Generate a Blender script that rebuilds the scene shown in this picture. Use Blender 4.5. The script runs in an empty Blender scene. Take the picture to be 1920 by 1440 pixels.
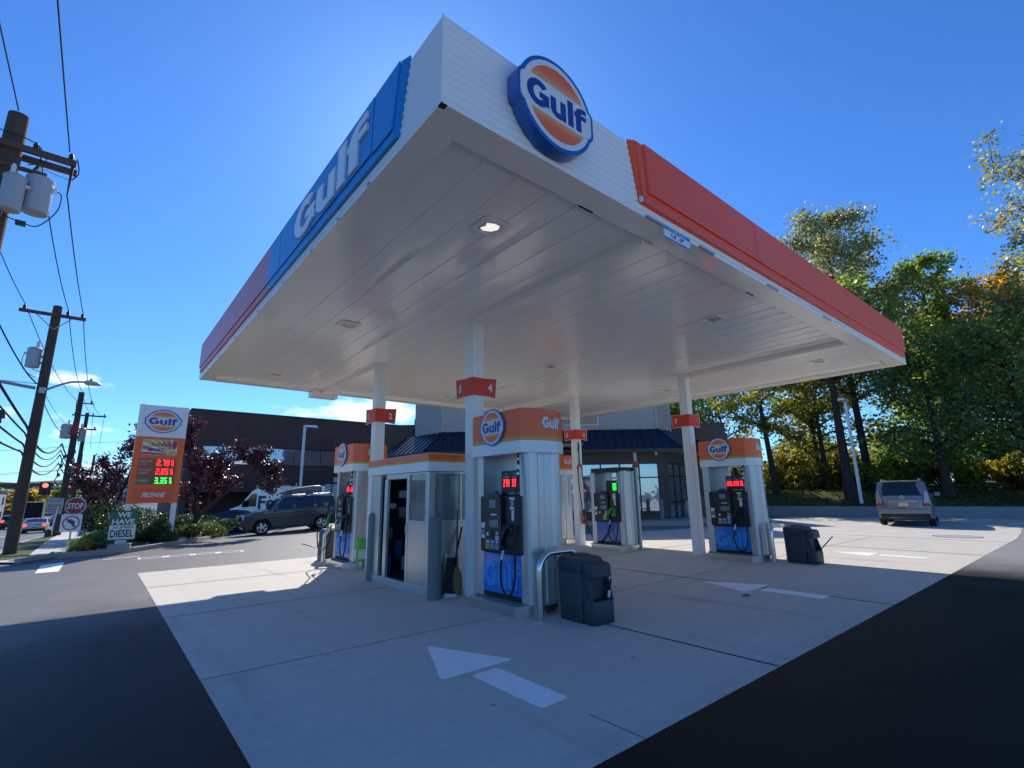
import bpy, bmesh, math, random
import numpy as np
from mathutils import Vector, Matrix
R=math.radians
scn=bpy.context.scene
col=scn.collection
# ---------------------------------------------------------------- camera, sky, sun, exposure
cam_d=bpy.data.cameras.new('camera'); cam=bpy.data.objects.new('camera',cam_d); col.objects.link(cam)
cam_d.sensor_width=36; cam_d.lens=921.76/1920*36; cam_d.clip_end=3000; cam_d.clip_start=.05
def cam_axes(a,pitch,roll):
    f=Vector((math.cos(a)*math.cos(pitch),math.sin(a)*math.cos(pitch),math.sin(pitch)))
    r=Vector((math.sin(a),-math.cos(a),0)); u=r.cross(f)
    c,s=math.cos(roll),math.sin(roll)
    return f,c*r+s*u,-s*r+c*u
_f,_r,_u=cam_axes(math.pi/4+.78-.6891,.2188,-.0153)
cam.matrix_world=Matrix(((_r.x,_u.x,-_f.x,-1.6711),(_r.y,_u.y,-_f.y,-2.8004),(_r.z,_u.z,-_f.z,1.5556),(0,0,0,1)))
scn.camera=cam
SUN_EL,SUN_AZ=38.0,61.0
w=bpy.data.worlds.new('World'); scn.world=w; w.use_nodes=True
wn=w.node_tree.nodes; wl=w.node_tree.links
bg=wn['Background']; bg.inputs['Strength'].default_value=.15
sky=wn.new('ShaderNodeTexSky'); sky.sky_type='NISHITA'; sky.sun_disc=False
sky.sun_elevation=R(SUN_EL); sky.sun_rotation=R(90-SUN_AZ); sky.air_density=1.0; sky.dust_density=.22; sky.ozone_density=3.0; sky.altitude=0
def MN(nt,op,a,b=None,c=None):
    n=nt.nodes.new('ShaderNodeMath'); n.operation=op
    for i,v in enumerate((a,b,c)):
        if v is None: continue
        if isinstance(v,(int,float)): n.inputs[i].default_value=v
        else: nt.links.new(v,n.inputs[i])
    return n.outputs[0]
def sky_clouds():
    nt=w.node_tree
    tc=wn.new('ShaderNodeTexCoord'); sp=wn.new('ShaderNodeSeparateXYZ'); wl.new(tc.outputs['Generated'],sp.inputs[0])
    az=MN(nt,'ARCTAN2',sp.outputs[1],sp.outputs[0]); el=MN(nt,'ARCSINE',sp.outputs[2])
    cb=wn.new('ShaderNodeCombineXYZ'); wl.new(az,cb.inputs[0]); wl.new(MN(nt,'MULTIPLY',el,2.2),cb.inputs[1])
    nz=wn.new('ShaderNodeTexNoise'); nz.inputs['Scale'].default_value=13; nz.inputs['Detail'].default_value=7; nz.inputs['Roughness'].default_value=.6; wl.new(cb.outputs[0],nz.inputs['Vector'])
    tot=None
    for a,e,ww,hh in ((67,9.4,8.5,2.2),(93,10.0,4.0,1.0),(92,5.8,3.2,1.0),(86,5.2,2.6,1.1),(100,6.6,7,1.2),(90.5,2.9,3,.7),(104,9.8,9,.8)):
        dx=MN(nt,'DIVIDE',MN(nt,'SUBTRACT',az,R(a)),R(ww)); dy=MN(nt,'DIVIDE',MN(nt,'SUBTRACT',el,R(e)),R(hh))
        d=MN(nt,'SQRT',MN(nt,'ADD',MN(nt,'MULTIPLY',dx,dx),MN(nt,'MULTIPLY',dy,dy)))
        m=MN(nt,'SUBTRACT',1.0,d)
        tot=m if tot is None else MN(nt,'MAXIMUM',tot,m)
    v=MN(nt,'ADD',tot,MN(nt,'MULTIPLY',MN(nt,'SUBTRACT',nz.outputs['Fac'],.55),3.6))
    mr=wn.new('ShaderNodeMapRange'); mr.interpolation_type='SMOOTHSTEP'; wl.new(v,mr.inputs['Value']); mr.inputs['From Min'].default_value=.0; mr.inputs['From Max'].default_value=.85
    hs=wn.new('ShaderNodeHueSaturation'); hs.inputs['Saturation'].default_value=1.12; wl.new(sky.outputs[0],hs.inputs['Color'])
    tn=wn.new('ShaderNodeVectorMath'); tn.operation='MULTIPLY'; tn.inputs[1].default_value=(.285,.49,.745); wl.new(hs.outputs[0],tn.inputs[0])
    mx=wn.new('ShaderNodeMix'); mx.data_type='RGBA'; wl.new(MN(nt,'MULTIPLY',mr.outputs[0],.85),mx.inputs['Factor'])
    wl.new(tn.outputs[0],mx.inputs[6]); mx.inputs[7].default_value=(5.6,5.8,6.2,1)
    wl.new(mx.outputs[2],bg.inputs['Color'])
sky_clouds()
sl=bpy.data.lights.new('sun','SUN'); sl.energy=3.3; sl.angle=R(.53); sl.color=(1,.93,.82)
so=bpy.data.objects.new('sun',sl); col.objects.link(so)
sd=Vector((math.cos(R(SUN_EL))*math.cos(R(SUN_AZ)),math.cos(R(SUN_EL))*math.sin(R(SUN_AZ)),math.sin(R(SUN_EL))))
so.rotation_euler=(-sd).to_track_quat('-Z','Y').to_euler()
scn.view_settings.view_transform='Standard'; scn.view_settings.look='None'; scn.view_settings.gamma=1
scn.view_settings.exposure=.7
# ---------------------------------------------------------------- helpers
def mat(name,c,rough=.6,metal=0,spec=.5,var=0,scale=6,bump=0,bscale=60,emis=0,coat=0,var2=0,scale2=.6,trans=0,stretch=None):
    m=bpy.data.materials.new(name); m.use_nodes=True; nt=m.node_tree; b=nt.nodes['Principled BSDF']
    b.inputs['Base Color'].default_value=(*c,1); b.inputs['Roughness'].default_value=rough; b.inputs['Metallic'].default_value=metal
    b.inputs['Specular IOR Level'].default_value=spec; b.inputs['Coat Weight'].default_value=coat; b.inputs['Coat Roughness'].default_value=.05
    if trans: b.inputs['Transmission Weight'].default_value=trans
    if emis:
        b.inputs['Emission Color'].default_value=(*c,1); b.inputs['Emission Strength'].default_value=emis
    tc=None
    if var or bump or var2:
        tc=nt.nodes.new('ShaderNodeTexCoord'); vec=tc.outputs['Object']
        if stretch:
            mp=nt.nodes.new('ShaderNodeMapping'); mp.inputs['Scale'].default_value=stretch; nt.links.new(vec,mp.inputs[0]); vec=mp.outputs[0]
    fac=None
    for vv,ss in ((var,scale),(var2,scale2)):
        if vv:
            n=nt.nodes.new('ShaderNodeTexNoise'); n.inputs['Scale'].default_value=ss; n.inputs['Detail'].default_value=6; n.inputs['Roughness'].default_value=.65
            nt.links.new(vec,n.inputs['Vector'])
            k=MN(nt,'ADD',MN(nt,'MULTIPLY',MN(nt,'SUBTRACT',n.outputs['Fac'],.5),vv*4),1.0)
            fac=k if fac is None else MN(nt,'MULTIPLY',fac,k)
    if fac is not None:
        vm=nt.nodes.new('ShaderNodeVectorMath'); vm.operation='SCALE'; vm.inputs[0].default_value=c; nt.links.new(fac,vm.inputs['Scale'])
        nt.links.new(vm.outputs[0],b.inputs['Base Color'])
    if bump:
        n=nt.nodes.new('ShaderNodeTexNoise'); n.inputs['Scale'].default_value=bscale; n.inputs['Detail'].default_value=4; nt.links.new(vec,n.inputs['Vector'])
        bp=nt.nodes.new('ShaderNodeBump'); bp.inputs['Strength'].default_value=bump; bp.inputs['Distance'].default_value=.01
        nt.links.new(n.outputs['Fac'],bp.inputs['Height']); nt.links.new(bp.outputs[0],b.inputs['Normal'])
    return m
def ramp_mat(name,axis,stops,rough=.3,coat=0,absval=False):
    m=bpy.data.materials.new(name); m.use_nodes=True; nt=m.node_tree; b=nt.nodes['Principled BSDF']
    b.inputs['Roughness'].default_value=rough; b.inputs['Coat Weight'].default_value=coat
    tc=nt.nodes.new('ShaderNodeTexCoord'); sp=nt.nodes.new('ShaderNodeSeparateXYZ'); nt.links.new(tc.outputs['Object'],sp.inputs[0])
    v=sp.outputs[axis]
    if absval: v=MN(nt,'ABSOLUTE',MN(nt,'SUBTRACT',v,absval))
    lo,hi=stops[0][0],stops[-1][0]
    mr=nt.nodes.new('ShaderNodeMapRange'); nt.links.new(v,mr.inputs[0]); mr.inputs[1].default_value=lo; mr.inputs[2].default_value=hi
    cr=nt.nodes.new('ShaderNodeValToRGB'); e=cr.color_ramp.elements
    for i,(p,c) in enumerate(stops):
        q=(p-lo)/(hi-lo)
        if i<2: el=e[i]; el.position=q
        else: el=e.new(q)
        el.color=(*c,1)
    nt.links.new(mr.outputs[0],cr.inputs[0]); nt.links.new(cr.outputs[0],b.inputs['Base Color'])
    return m
def leaf_mat(name,rough=.40,tr=.52,spec=.6):
    m=bpy.data.materials.new(name); m.use_nodes=True; nt=m.node_tree; b=nt.nodes['Principled BSDF']; out=nt.nodes['Material Output']
    at=nt.nodes.new('ShaderNodeAttribute'); at.attribute_name='Col'
    nt.links.new(at.outputs['Color'],b.inputs['Base Color']); b.inputs['Roughness'].default_value=rough; b.inputs['Specular IOR Level'].default_value=spec
    t=nt.nodes.new('ShaderNodeBsdfTranslucent'); hs=nt.nodes.new('ShaderNodeHueSaturation'); hs.inputs['Value'].default_value=2.5; hs.inputs['Saturation'].default_value=1.1
    nt.links.new(at.outputs['Color'],hs.inputs['Color']); nt.links.new(hs.outputs[0],t.inputs['Color'])
    mx=nt.nodes.new('ShaderNodeMixShader'); mx.inputs[0].default_value=tr
    nt.links.new(b.outputs[0],mx.inputs[1]); nt.links.new(t.outputs[0],mx.inputs[2]); nt.links.new(mx.outputs[0],out.inputs['Surface'])
    return m
def frame(o,r,u):
    r=Vector(r).normalized(); u=Vector(u).normalized(); n=r.cross(u)
    return Matrix(((r.x,u.x,n.x,o[0]),(r.y,u.y,n.y,o[1]),(r.z,u.z,n.z,o[2]),(0,0,0,1)))
FX=lambda o:frame(o,(0,-1,0),(0,0,1))     # a face looking along -X
FXp=lambda o:frame(o,(0,1,0),(0,0,1))     # +X
FY=lambda o:frame(o,(1,0,0),(0,0,1))      # -Y
FYp=lambda o:frame(o,(-1,0,0),(0,0,1))    # +Y
_tc={}
def text_geo(s,bold=0.0):
    k=(s,bold)
    if k in _tc: return _tc[k]
    cu=bpy.data.curves.new('lettering','FONT'); cu.body=s; cu.offset=bold; cu.extrude=.5; cu.align_x='CENTER'; cu.align_y='CENTER'; cu.resolution_u=5
    o=bpy.data.objects.new('lettering',cu); col.objects.link(o); bpy.context.view_layer.update()
    me=bpy.data.meshes.new_from_object(o.evaluated_get(bpy.context.evaluated_depsgraph_get()))
    v=[tuple(x.co) for x in me.vertices]; f=[tuple(p.vertices) for p in me.polygons]
    bpy.data.objects.remove(o); bpy.data.curves.remove(cu); bpy.data.meshes.remove(me)
    a=np.array(v); mn=a.min(0); mx=a.max(0); a[:,0]-=(mn[0]+mx[0])/2; a[:,1]-=(mn[1]+mx[1])/2
    _tc[k]=(a,f,mx-mn); return _tc[k]
class MB:
    def __init__(s): s.v=[];s.f=[];s.m=[];s.s=[]
    def add(s,v,f,m=0,sm=False,M=None):
        b=len(s.v)
        for p in v:
            p=Vector(p)
            if M is not None: p=M@p
            s.v.append((p.x,p.y,p.z))
        for q in f: s.f.append(tuple(i+b for i in q)); s.m.append(m); s.s.append(sm)
        return s
    def box(s,x0,y0,z0,x1,y1,z1,m=0,M=None):
        if x0>x1:x0,x1=x1,x0
        if y0>y1:y0,y1=y1,y0
        if z0>z1:z0,z1=z1,z0
        return s.add([(x0,y0,z0),(x1,y0,z0),(x1,y1,z0),(x0,y1,z0),(x0,y0,z1),(x1,y0,z1),(x1,y1,z1),(x0,y1,z1)],
            [(0,3,2,1),(4,5,6,7),(0,1,5,4),(1,2,6,5),(2,3,7,6),(3,0,4,7)],m,False,M)
    def hexa(s,b,t,m=0,M=None):   # four bottom, four top points, CCW from above
        return s.add(list(b)+list(t),[(0,3,2,1),(4,5,6,7),(0,1,5,4),(1,2,6,5),(2,3,7,6),(3,0,4,7)],m,False,M)
    def prism(s,poly,z0,z1,m=0,M=None,sm=False,mtop=None):
        n=len(poly); ar=sum(poly[i][0]*poly[(i+1)%n][1]-poly[(i+1)%n][0]*poly[i][1] for i in range(n))
        if ar<0: poly=poly[::-1]
        v=[(x,y,z0) for x,y in poly]+[(x,y,z1) for x,y in poly]
        s.add(v,[(i,(i+1)%n,n+(i+1)%n,n+i) for i in range(n)],m,sm,M)
        s.add(v,[tuple(range(n-1,-1,-1)),tuple(range(n,2*n))],m if mtop is None else mtop,False,M); return s
    def cyl(s,p0,p1,r0,r1=None,n=12,m=0,sm=True,caps=True,M=None):
        return s.tube([p0,p1],[r0,r0 if r1 is None else r1],n,m,sm,caps,M)
    def tube(s,pts,r,n=8,m=0,sm=True,caps=True,M=None):
        P=[Vector(p) for p in pts]; k=len(P)
        if isinstance(r,(int,float)): r=[r]*k
        v=[];ref=None
        for i in range(k):
            d=(P[min(i+1,k-1)]-P[max(i-1,0)]).normalized()
            if ref is None:
                ref=Vector((0,0,1)) if abs(d.z)<.9 else Vector((1,0,0))
                a=d.cross(ref).normalized()
            else: a=(a-d*a.dot(d)).normalized()
            b=d.cross(a)
            for j in range(n):
                t=2*math.pi*j/n; v.append(P[i]+(a*math.cos(t)+b*math.sin(t))*r[i])
        f=[]
        for i in range(k-1):
            for j in range(n): f.append((i*n+j,i*n+(j+1)%n,(i+1)*n+(j+1)%n,(i+1)*n+j))
        s.add(v,f,m,sm,M)
        if caps: s.add(v,[tuple(range(n-1,-1,-1)),tuple((k-1)*n+j for j in range(n))],m,False,M)
        return s
    def lathe(s,prof,n=20,m=0,M=None,sm=True,caps=True):   # profile (r,z) about local z
        v=[];k=len(prof)
        for r_,z in prof:
            for j in range(n):
                t=2*math.pi*j/n; v.append((r_*math.cos(t),r_*math.sin(t),z))
        f=[(i*n+j,i*n+(j+1)%n,(i+1)*n+(j+1)%n,(i+1)*n+j) for i in range(k-1) for j in range(n)]
        s.add(v,f,m,sm,M)
        if caps: s.add(v,[tuple(range(n-1,-1,-1)),tuple((k-1)*n+j for j in range(n))],m,False,M)
        return s
    def text(s,t,h,M,depth=.003,bold=.0,m=0,width=None,shear=0,bend=None):
        a,f,d=text_geo(t,bold); k=h/d[1]; kx=k if width is None else width/d[0]
        v=[(p[0]*kx+shear*p[1]*k,p[1]*k,(p[2]+.5)*depth) for p in a]
        if bend: v=[(x,y,z+bend(x)) for x,y,z in v]
        return s.add(v,f,m,False,M)
    def seg7(s,t,h,M,m=0,w=.55,th=.16,depth=.004,gap=.2):
        seg={'0':'abcdef','1':'bc','2':'abged','3':'abgcd','4':'fgbc','5':'afgcd','6':'afgedc','7':'abc','8':'abcdefg','9':'abfgcd'}
        W=h*w;T=h*th; x=0; out=[]
        for c in t:
            if c=='.': out.append((x-.02*h,0,x+T-.02*h,T)); x+=T+.08*h; continue
            if c==' ': x+=W+gap*h; continue
            for q in seg[c]:
                out.append({'a':(x+T*.3,h-T,x+W-T*.3,h),'g':(x+T*.3,h/2-T/2,x+W-T*.3,h/2+T/2),'d':(x+T*.3,0,x+W-T*.3,T),'b':(x+W-T,h/2+T*.1,x+W,h-T*.3),'c':(x+W-T,T*.3,x+W,h/2-T*.1),'f':(x,h/2+T*.1,x+T,h-T*.3),'e':(x,T*.3,x+T,h/2-T*.1)}[q])
            x+=W+gap*h
        tw=x-gap*h
        for a,b,c_,d in out: s.box(a-tw/2,b-h/2,0,c_-tw/2,d-h/2,depth,m,M)
        return s
    def build_each(s,name,mats,parent=None,**kw):
        # one object per connected piece
        key={};par=list(range(len(s.v)))
        def fd(i):
            while par[i]!=i: par[i]=par[par[i]]; i=par[i]
            return i
        for i,p in enumerate(s.v):
            k=(round(p[0],4),round(p[1],4),round(p[2],4))
            if k in key: par[fd(i)]=fd(key[k])
            else: key[k]=i
        for q in s.f:
            for j in q[1:]: par[fd(j)]=fd(q[0])
        gr={}
        for q,m,sm in zip(s.f,s.m,s.s): gr.setdefault(fd(q[0]),[]).append((q,m,sm))
        out=[]
        for fs in gr.values():
            b=MB(); ix={}
            for q,m,sm in fs:
                for i in q:
                    if i not in ix: ix[i]=len(b.v); b.v.append(s.v[i])
                b.f.append(tuple(ix[i] for i in q)); b.m.append(m); b.s.append(sm)
            out.append(b.build(name,mats,parent,**kw))
        return out
    def build(s,name,mats,parent=None,sharp=35,bevel=0,loc=None):
        me=bpy.data.meshes.new(name); me.from_pydata(s.v,[],s.f)
        if not isinstance(mats,(list,tuple)): mats=[mats]
        for q in mats: me.materials.append(q)
        me.polygons.foreach_set('material_index',s.m); me.polygons.foreach_set('use_smooth',s.s)
        me.update()
        if any(s.s): me.set_sharp_from_angle(angle=R(sharp))
        o=bpy.data.objects.new(name,me); col.objects.link(o)
        if parent: o.parent=parent
        if loc: o.location=loc
        if bevel:
            md=o.modifiers.new('bevel','BEVEL'); md.width=bevel; md.segments=2; md.limit_method='ANGLE'; md.angle_limit=R(40)
        return o
def thing(name,label,cat,loc=(0,0,0),rz=0,group=None,scale=1):
    o=bpy.data.objects.new(name,None); col.objects.link(o); o.location=loc; o.rotation_euler=(0,0,rz); o.empty_display_size=.2
    if scale!=1: o.scale=(scale,)*3
    return tag(o,label,cat,group)
def tag(o,label,cat,group=None):
    o['label']=label; o['category']=cat
    if group: o['group']=group
    return o
def kind(o,k='structure'): o['kind']=k; return o
def arc(cx,cy,r,a0,a1,n): return [(cx+r*math.cos(R(a0+(a1-a0)*i/n)),cy+r*math.sin(R(a0+(a1-a0)*i/n))) for i in range(n+1)]
def rrect(x0,y0,x1,y1,r,n=4):
    return arc(x1-r,y0+r,r,-90,0,n)+arc(x1-r,y1-r,r,0,90,n)+arc(x0+r,y1-r,r,90,180,n)+arc(x0+r,y0+r,r,180,270,n)
def bulge(hx,hy,b,n=10,p=1.0):    # rectangle whose two Y ends swell outward
    top=[(hx*(1-2*i/n),hy+b*(1-abs(1-2*i/n)**2.2)) for i in range(n+1)]
    return [(hx,-hy)]+top+[(-hx*(1-2*i/n),-hy-b*(1-abs(1-2*i/n)**2.2)) for i in range(n)]
def ss(t): t=min(1,max(0,t)); return t*t*(3-2*t)
def zg(x,y):
    z=.031*min(8,max(0,y-11))*ss((x-7)/5)
    z-=.045*min(9,max(0,y-18.5))*ss((8.5-x)/6)*ss((x+2.2)/1.5)
    z-=(.036*min(43,max(0,y-22))+.012*min(90,max(0,y-65)))*ss((-1.0-x)/3)
    z-=.3*ss((y-27)/3.5)*ss((12-x)/3)*ss((x+1)/2)
    return z
# ---------------------------------------------------------------- materials
M={}
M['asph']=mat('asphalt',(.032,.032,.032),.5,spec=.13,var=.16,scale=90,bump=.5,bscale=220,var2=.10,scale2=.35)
M['conc']=mat('concrete',(.55,.51,.455),.75,spec=.3,var=.05,scale=70,bump=.12,bscale=130,var2=.07,scale2=.55)
M['kerb']=mat('kerb_concrete',(.36,.34,.31),.85,var=.08,scale=20,bump=.2,bscale=80)
M['joint']=mat('joint_filler',(.035,.033,.03),.9)
M['joint2']=mat('saw_cut',(.25,.235,.215),.9)
M['paint']=mat('road_paint',(.93,.93,.92),.5,var=.03,scale=12,var2=.04,scale2=2)
M['white']=mat('white_metal',(.86,.84,.81),.28,var=.015,scale=3)
M['soffit']=mat('soffit_panel',(.95,.93,.85),.19,spec=.55,coat=.2,bump=.03,bscale=2.5)
M['colw']=mat('column_paint',(.88,.86,.82),.32,var=.02,scale=4)
M['orange']=mat('orange_gloss',(.98,.10,.018),.38,coat=.05,var=.03,scale=1.5)
M['orange2']=mat('orange_print',(.98,.15,.025),.38,coat=.08)
M['red']=mat('red_orange_plate',(.72,.05,.010),.45)
M['yellow']=mat('amber_stripe',(.72,.36,.04),.35)
M['blue']=mat('blue_gloss',(.005,.24,.62),.25,coat=.4)
M['logoblue']=mat('logo_blue',(.008,.11,.42),.3,coat=.3)
M['navy']=mat('letter_navy',(.012,.04,.20),.35)
M['alu']=mat('brushed_aluminium',(.58,.58,.57),.33,metal=.85,var=.03,scale=3,stretch=(8,8,.3))
M['steel']=mat('stainless_steel',(.66,.65,.63),.22,metal=1,var=.05,scale=4,stretch=(3,3,1))
M['ktsteel']=mat('booth_steel',(.54,.52,.49),.38,metal=.85,var=.06,scale=2.2,bump=.03,bscale=3)
M['black']=mat('black_plastic',(.012,.013,.016),.38,var=.1,scale=8)
M['rubber']=mat('black_rubber',(.012,.012,.013),.55)
M['bezel']=mat('dark_bezel',(.02,.022,.028),.3)
M['bin']=mat('bin_plastic',(.035,.043,.055),.5,var=.08,scale=5,bump=.05,bscale=200)
M['boll']=mat('grey_bollard',(.15,.17,.18),.5,var=.05,scale=4)
M['wsticker']=mat('white_sticker',(.75,.75,.74),.5)
M['screen']=mat('lcd_screen',(.22,.26,.28),.2)
M['tan']=mat('tan_button',(.32,.20,.08),.4)
M['blbtn']=mat('blue_button',(.02,.12,.38),.4)
M['ylbtn']=mat('yellow_button',(.62,.55,.16),.4)
M['panel']=mat('pump_panel_blue',(.004,.17,.62),.25,coat=.4)
M['panel2']=mat('pump_letter_blue',(.02,.33,.82),.3,coat=.3)
M['ledr']=mat('red_led',(1,.02,.03),.5,emis=1.7)
M['ledg']=mat('green_led',(.03,1,.10),.5,emis=1.3)
M['green']=mat('green_plastic',(.02,.28,.05),.4)
M['lime']=mat('lime_plastic',(.16,.55,.08),.45)
M['glass']=mat('window_glass',(.02,.025,.03),.03,spec=.9)
M['dark']=mat('dark_interior',(.012,.012,.013),.8)
M['frame']=mat('window_frame_dark',(.015,.015,.017),.4)
M['brownwall']=mat('brown_panel_wall',(.075,.06,.055),.7,var=.06,scale=3)
M['roof']=mat('standing_seam_roof',(.013,.019,.030),.34,metal=.3,var=.05,scale=1)
M['tanwood']=mat('tan_board',(.42,.28,.15),.6)
M['wood']=mat('pole_wood',(.085,.06,.042),.9,var=.25,scale=5,bump=.5,bscale=20,stretch=(6,6,.5))
M['armw']=mat('crossarm_wood',(.11,.07,.055),.85,var=.2,scale=8)
M['grey']=mat('grey_enamel',(.40,.42,.43),.4,var=.05,scale=3)
M['insul']=mat('dark_insulator',(.05,.035,.03),.4)
M['wire']=mat('black_wire',(.012,.012,.016),.6)
M['galv']=mat('galvanised_steel',(.42,.44,.46),.45,metal=.7,var=.05,scale=6)
M['lampgreen']=mat('lamp_housing',(.42,.50,.45),.5)
M['stopred']=mat('stop_red',(.32,.008,.015),.4)
M['signgreen']=mat('sign_green',(.01,.13,.06),.4)
M['tyre']=mat('tyre_rubber',(.012,.012,.012),.85)
M['rim']=mat('alloy_rim',(.55,.55,.56),.3,metal=.8)
M['tail']=mat('tail_lamp',(.35,.01,.015),.2,coat=.5)
M['tailon']=mat('tail_lamp_lit',(1,.06,.04),.3,emis=2.0)
M['head']=mat('head_lamp',(.55,.56,.56),.1,coat=.6)
M['carglass']=mat('car_glass',(.008,.010,.014),.04,spec=.8)
M['chrome']=mat('chrome',(.75,.75,.76),.08,metal=1)
M['bark']=mat('bark',(.05,.038,.03),.95,var=.3,scale=6,bump=.6,bscale=18,stretch=(4,4,.6))
M['leaf']=leaf_mat('leaves')
M['plum']=leaf_mat('plum_leaves',.33,.14,.7)
M['mulch']=mat('mulch',(.06,.042,.03),.95,var=.3,scale=14,bump=.8,bscale=40,var2=.15,scale2=2)
M['grass']=mat('turf',(.06,.085,.022),.95,var=.35,scale=22,bump=.6,bscale=90,var2=.25,scale2=.7)
M['rwall']=mat('retaining_wall_concrete',(.30,.30,.30),.85,var=.05,scale=3,bump=.15,bscale=40)
M['straw']=mat('straw',(.22,.14,.07),.9,var=.25,scale=30,stretch=(6,6,.5))
M['exred']=mat('extinguisher_red',(.45,.015,.02),.3,coat=.4)
def brick_mat(name,c1,c2,mortar,axis='x',s=1.0):
    m=bpy.data.materials.new(name); m.use_nodes=True; nt=m.node_tree; b=nt.nodes['Principled BSDF']; b.inputs['Roughness'].default_value=.85
    tc=nt.nodes.new('ShaderNodeTexCoord'); sp=nt.nodes.new('ShaderNodeSeparateXYZ'); nt.links.new(tc.outputs['Object'],sp.inputs[0])
    cb=nt.nodes.new('ShaderNodeCombineXYZ'); nt.links.new(MN(nt,'ADD',sp.outputs[0],sp.outputs[1]),cb.inputs[0]); nt.links.new(sp.outputs[2],cb.inputs[1])
    br=nt.nodes.new('ShaderNodeTexBrick'); nt.links.new(cb.outputs[0],br.inputs['Vector']); br.inputs['Scale'].default_value=4*s
    br.inputs['Color1'].default_value=(*c1,1); br.inputs['Color2'].default_value=(*c2,1); br.inputs['Mortar'].default_value=(*mortar,1); br.inputs['Mortar Size'].default_value=.014
    nz=nt.nodes.new('ShaderNodeTexNoise'); nz.inputs['Scale'].default_value=.6; nz.inputs['Detail'].default_value=5; nt.links.new(tc.outputs['Object'],nz.inputs['Vector'])
    vm=nt.nodes.new('ShaderNodeVectorMath'); vm.operation='SCALE'; nt.links.new(br.outputs['Color'],vm.inputs[0]); nt.links.new(MN(nt,'ADD',MN(nt,'MULTIPLY',nz.outputs['Fac'],.9),.55),vm.inputs['Scale'])
    nt.links.new(vm.outputs[0],b.inputs['Base Color'])
    return m
M['brick']=brick_mat('dark_brown_brick',(.135,.064,.048),(.105,.050,.040),(.12,.08,.065))
M['brick2']=brick_mat('tan_brown_brick',(.13,.082,.066),(.10,.064,.052),(.12,.09,.075))
M['redbrick']=brick_mat('red_brick',(.20,.07,.05),(.16,.055,.04),(.2,.15,.12))
def siding_mat():
    m=bpy.data.materials.new('clapboard'); m.use_nodes=True; nt=m.node_tree; b=nt.nodes['Principled BSDF']; b.inputs['Roughness'].default_value=.6
    tc=nt.nodes.new('ShaderNodeTexCoord'); sp=nt.nodes.new('ShaderNodeSeparateXYZ'); nt.links.new(tc.outputs['Object'],sp.inputs[0])
    fr=MN(nt,'FRACT',MN(nt,'MULTIPLY',sp.outputs[2],1/.19))
    bp=nt.nodes.new('ShaderNodeBump'); bp.inputs['Strength'].default_value=1; bp.inputs['Distance'].default_value=.03; nt.links.new(MN(nt,'SUBTRACT',1.0,fr),bp.inputs['Height']); nt.links.new(bp.outputs[0],b.inputs['Normal'])
    b.inputs['Base Color'].default_value=(.42,.37,.32,1)
    return m
M['siding']=siding_mat()
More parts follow.
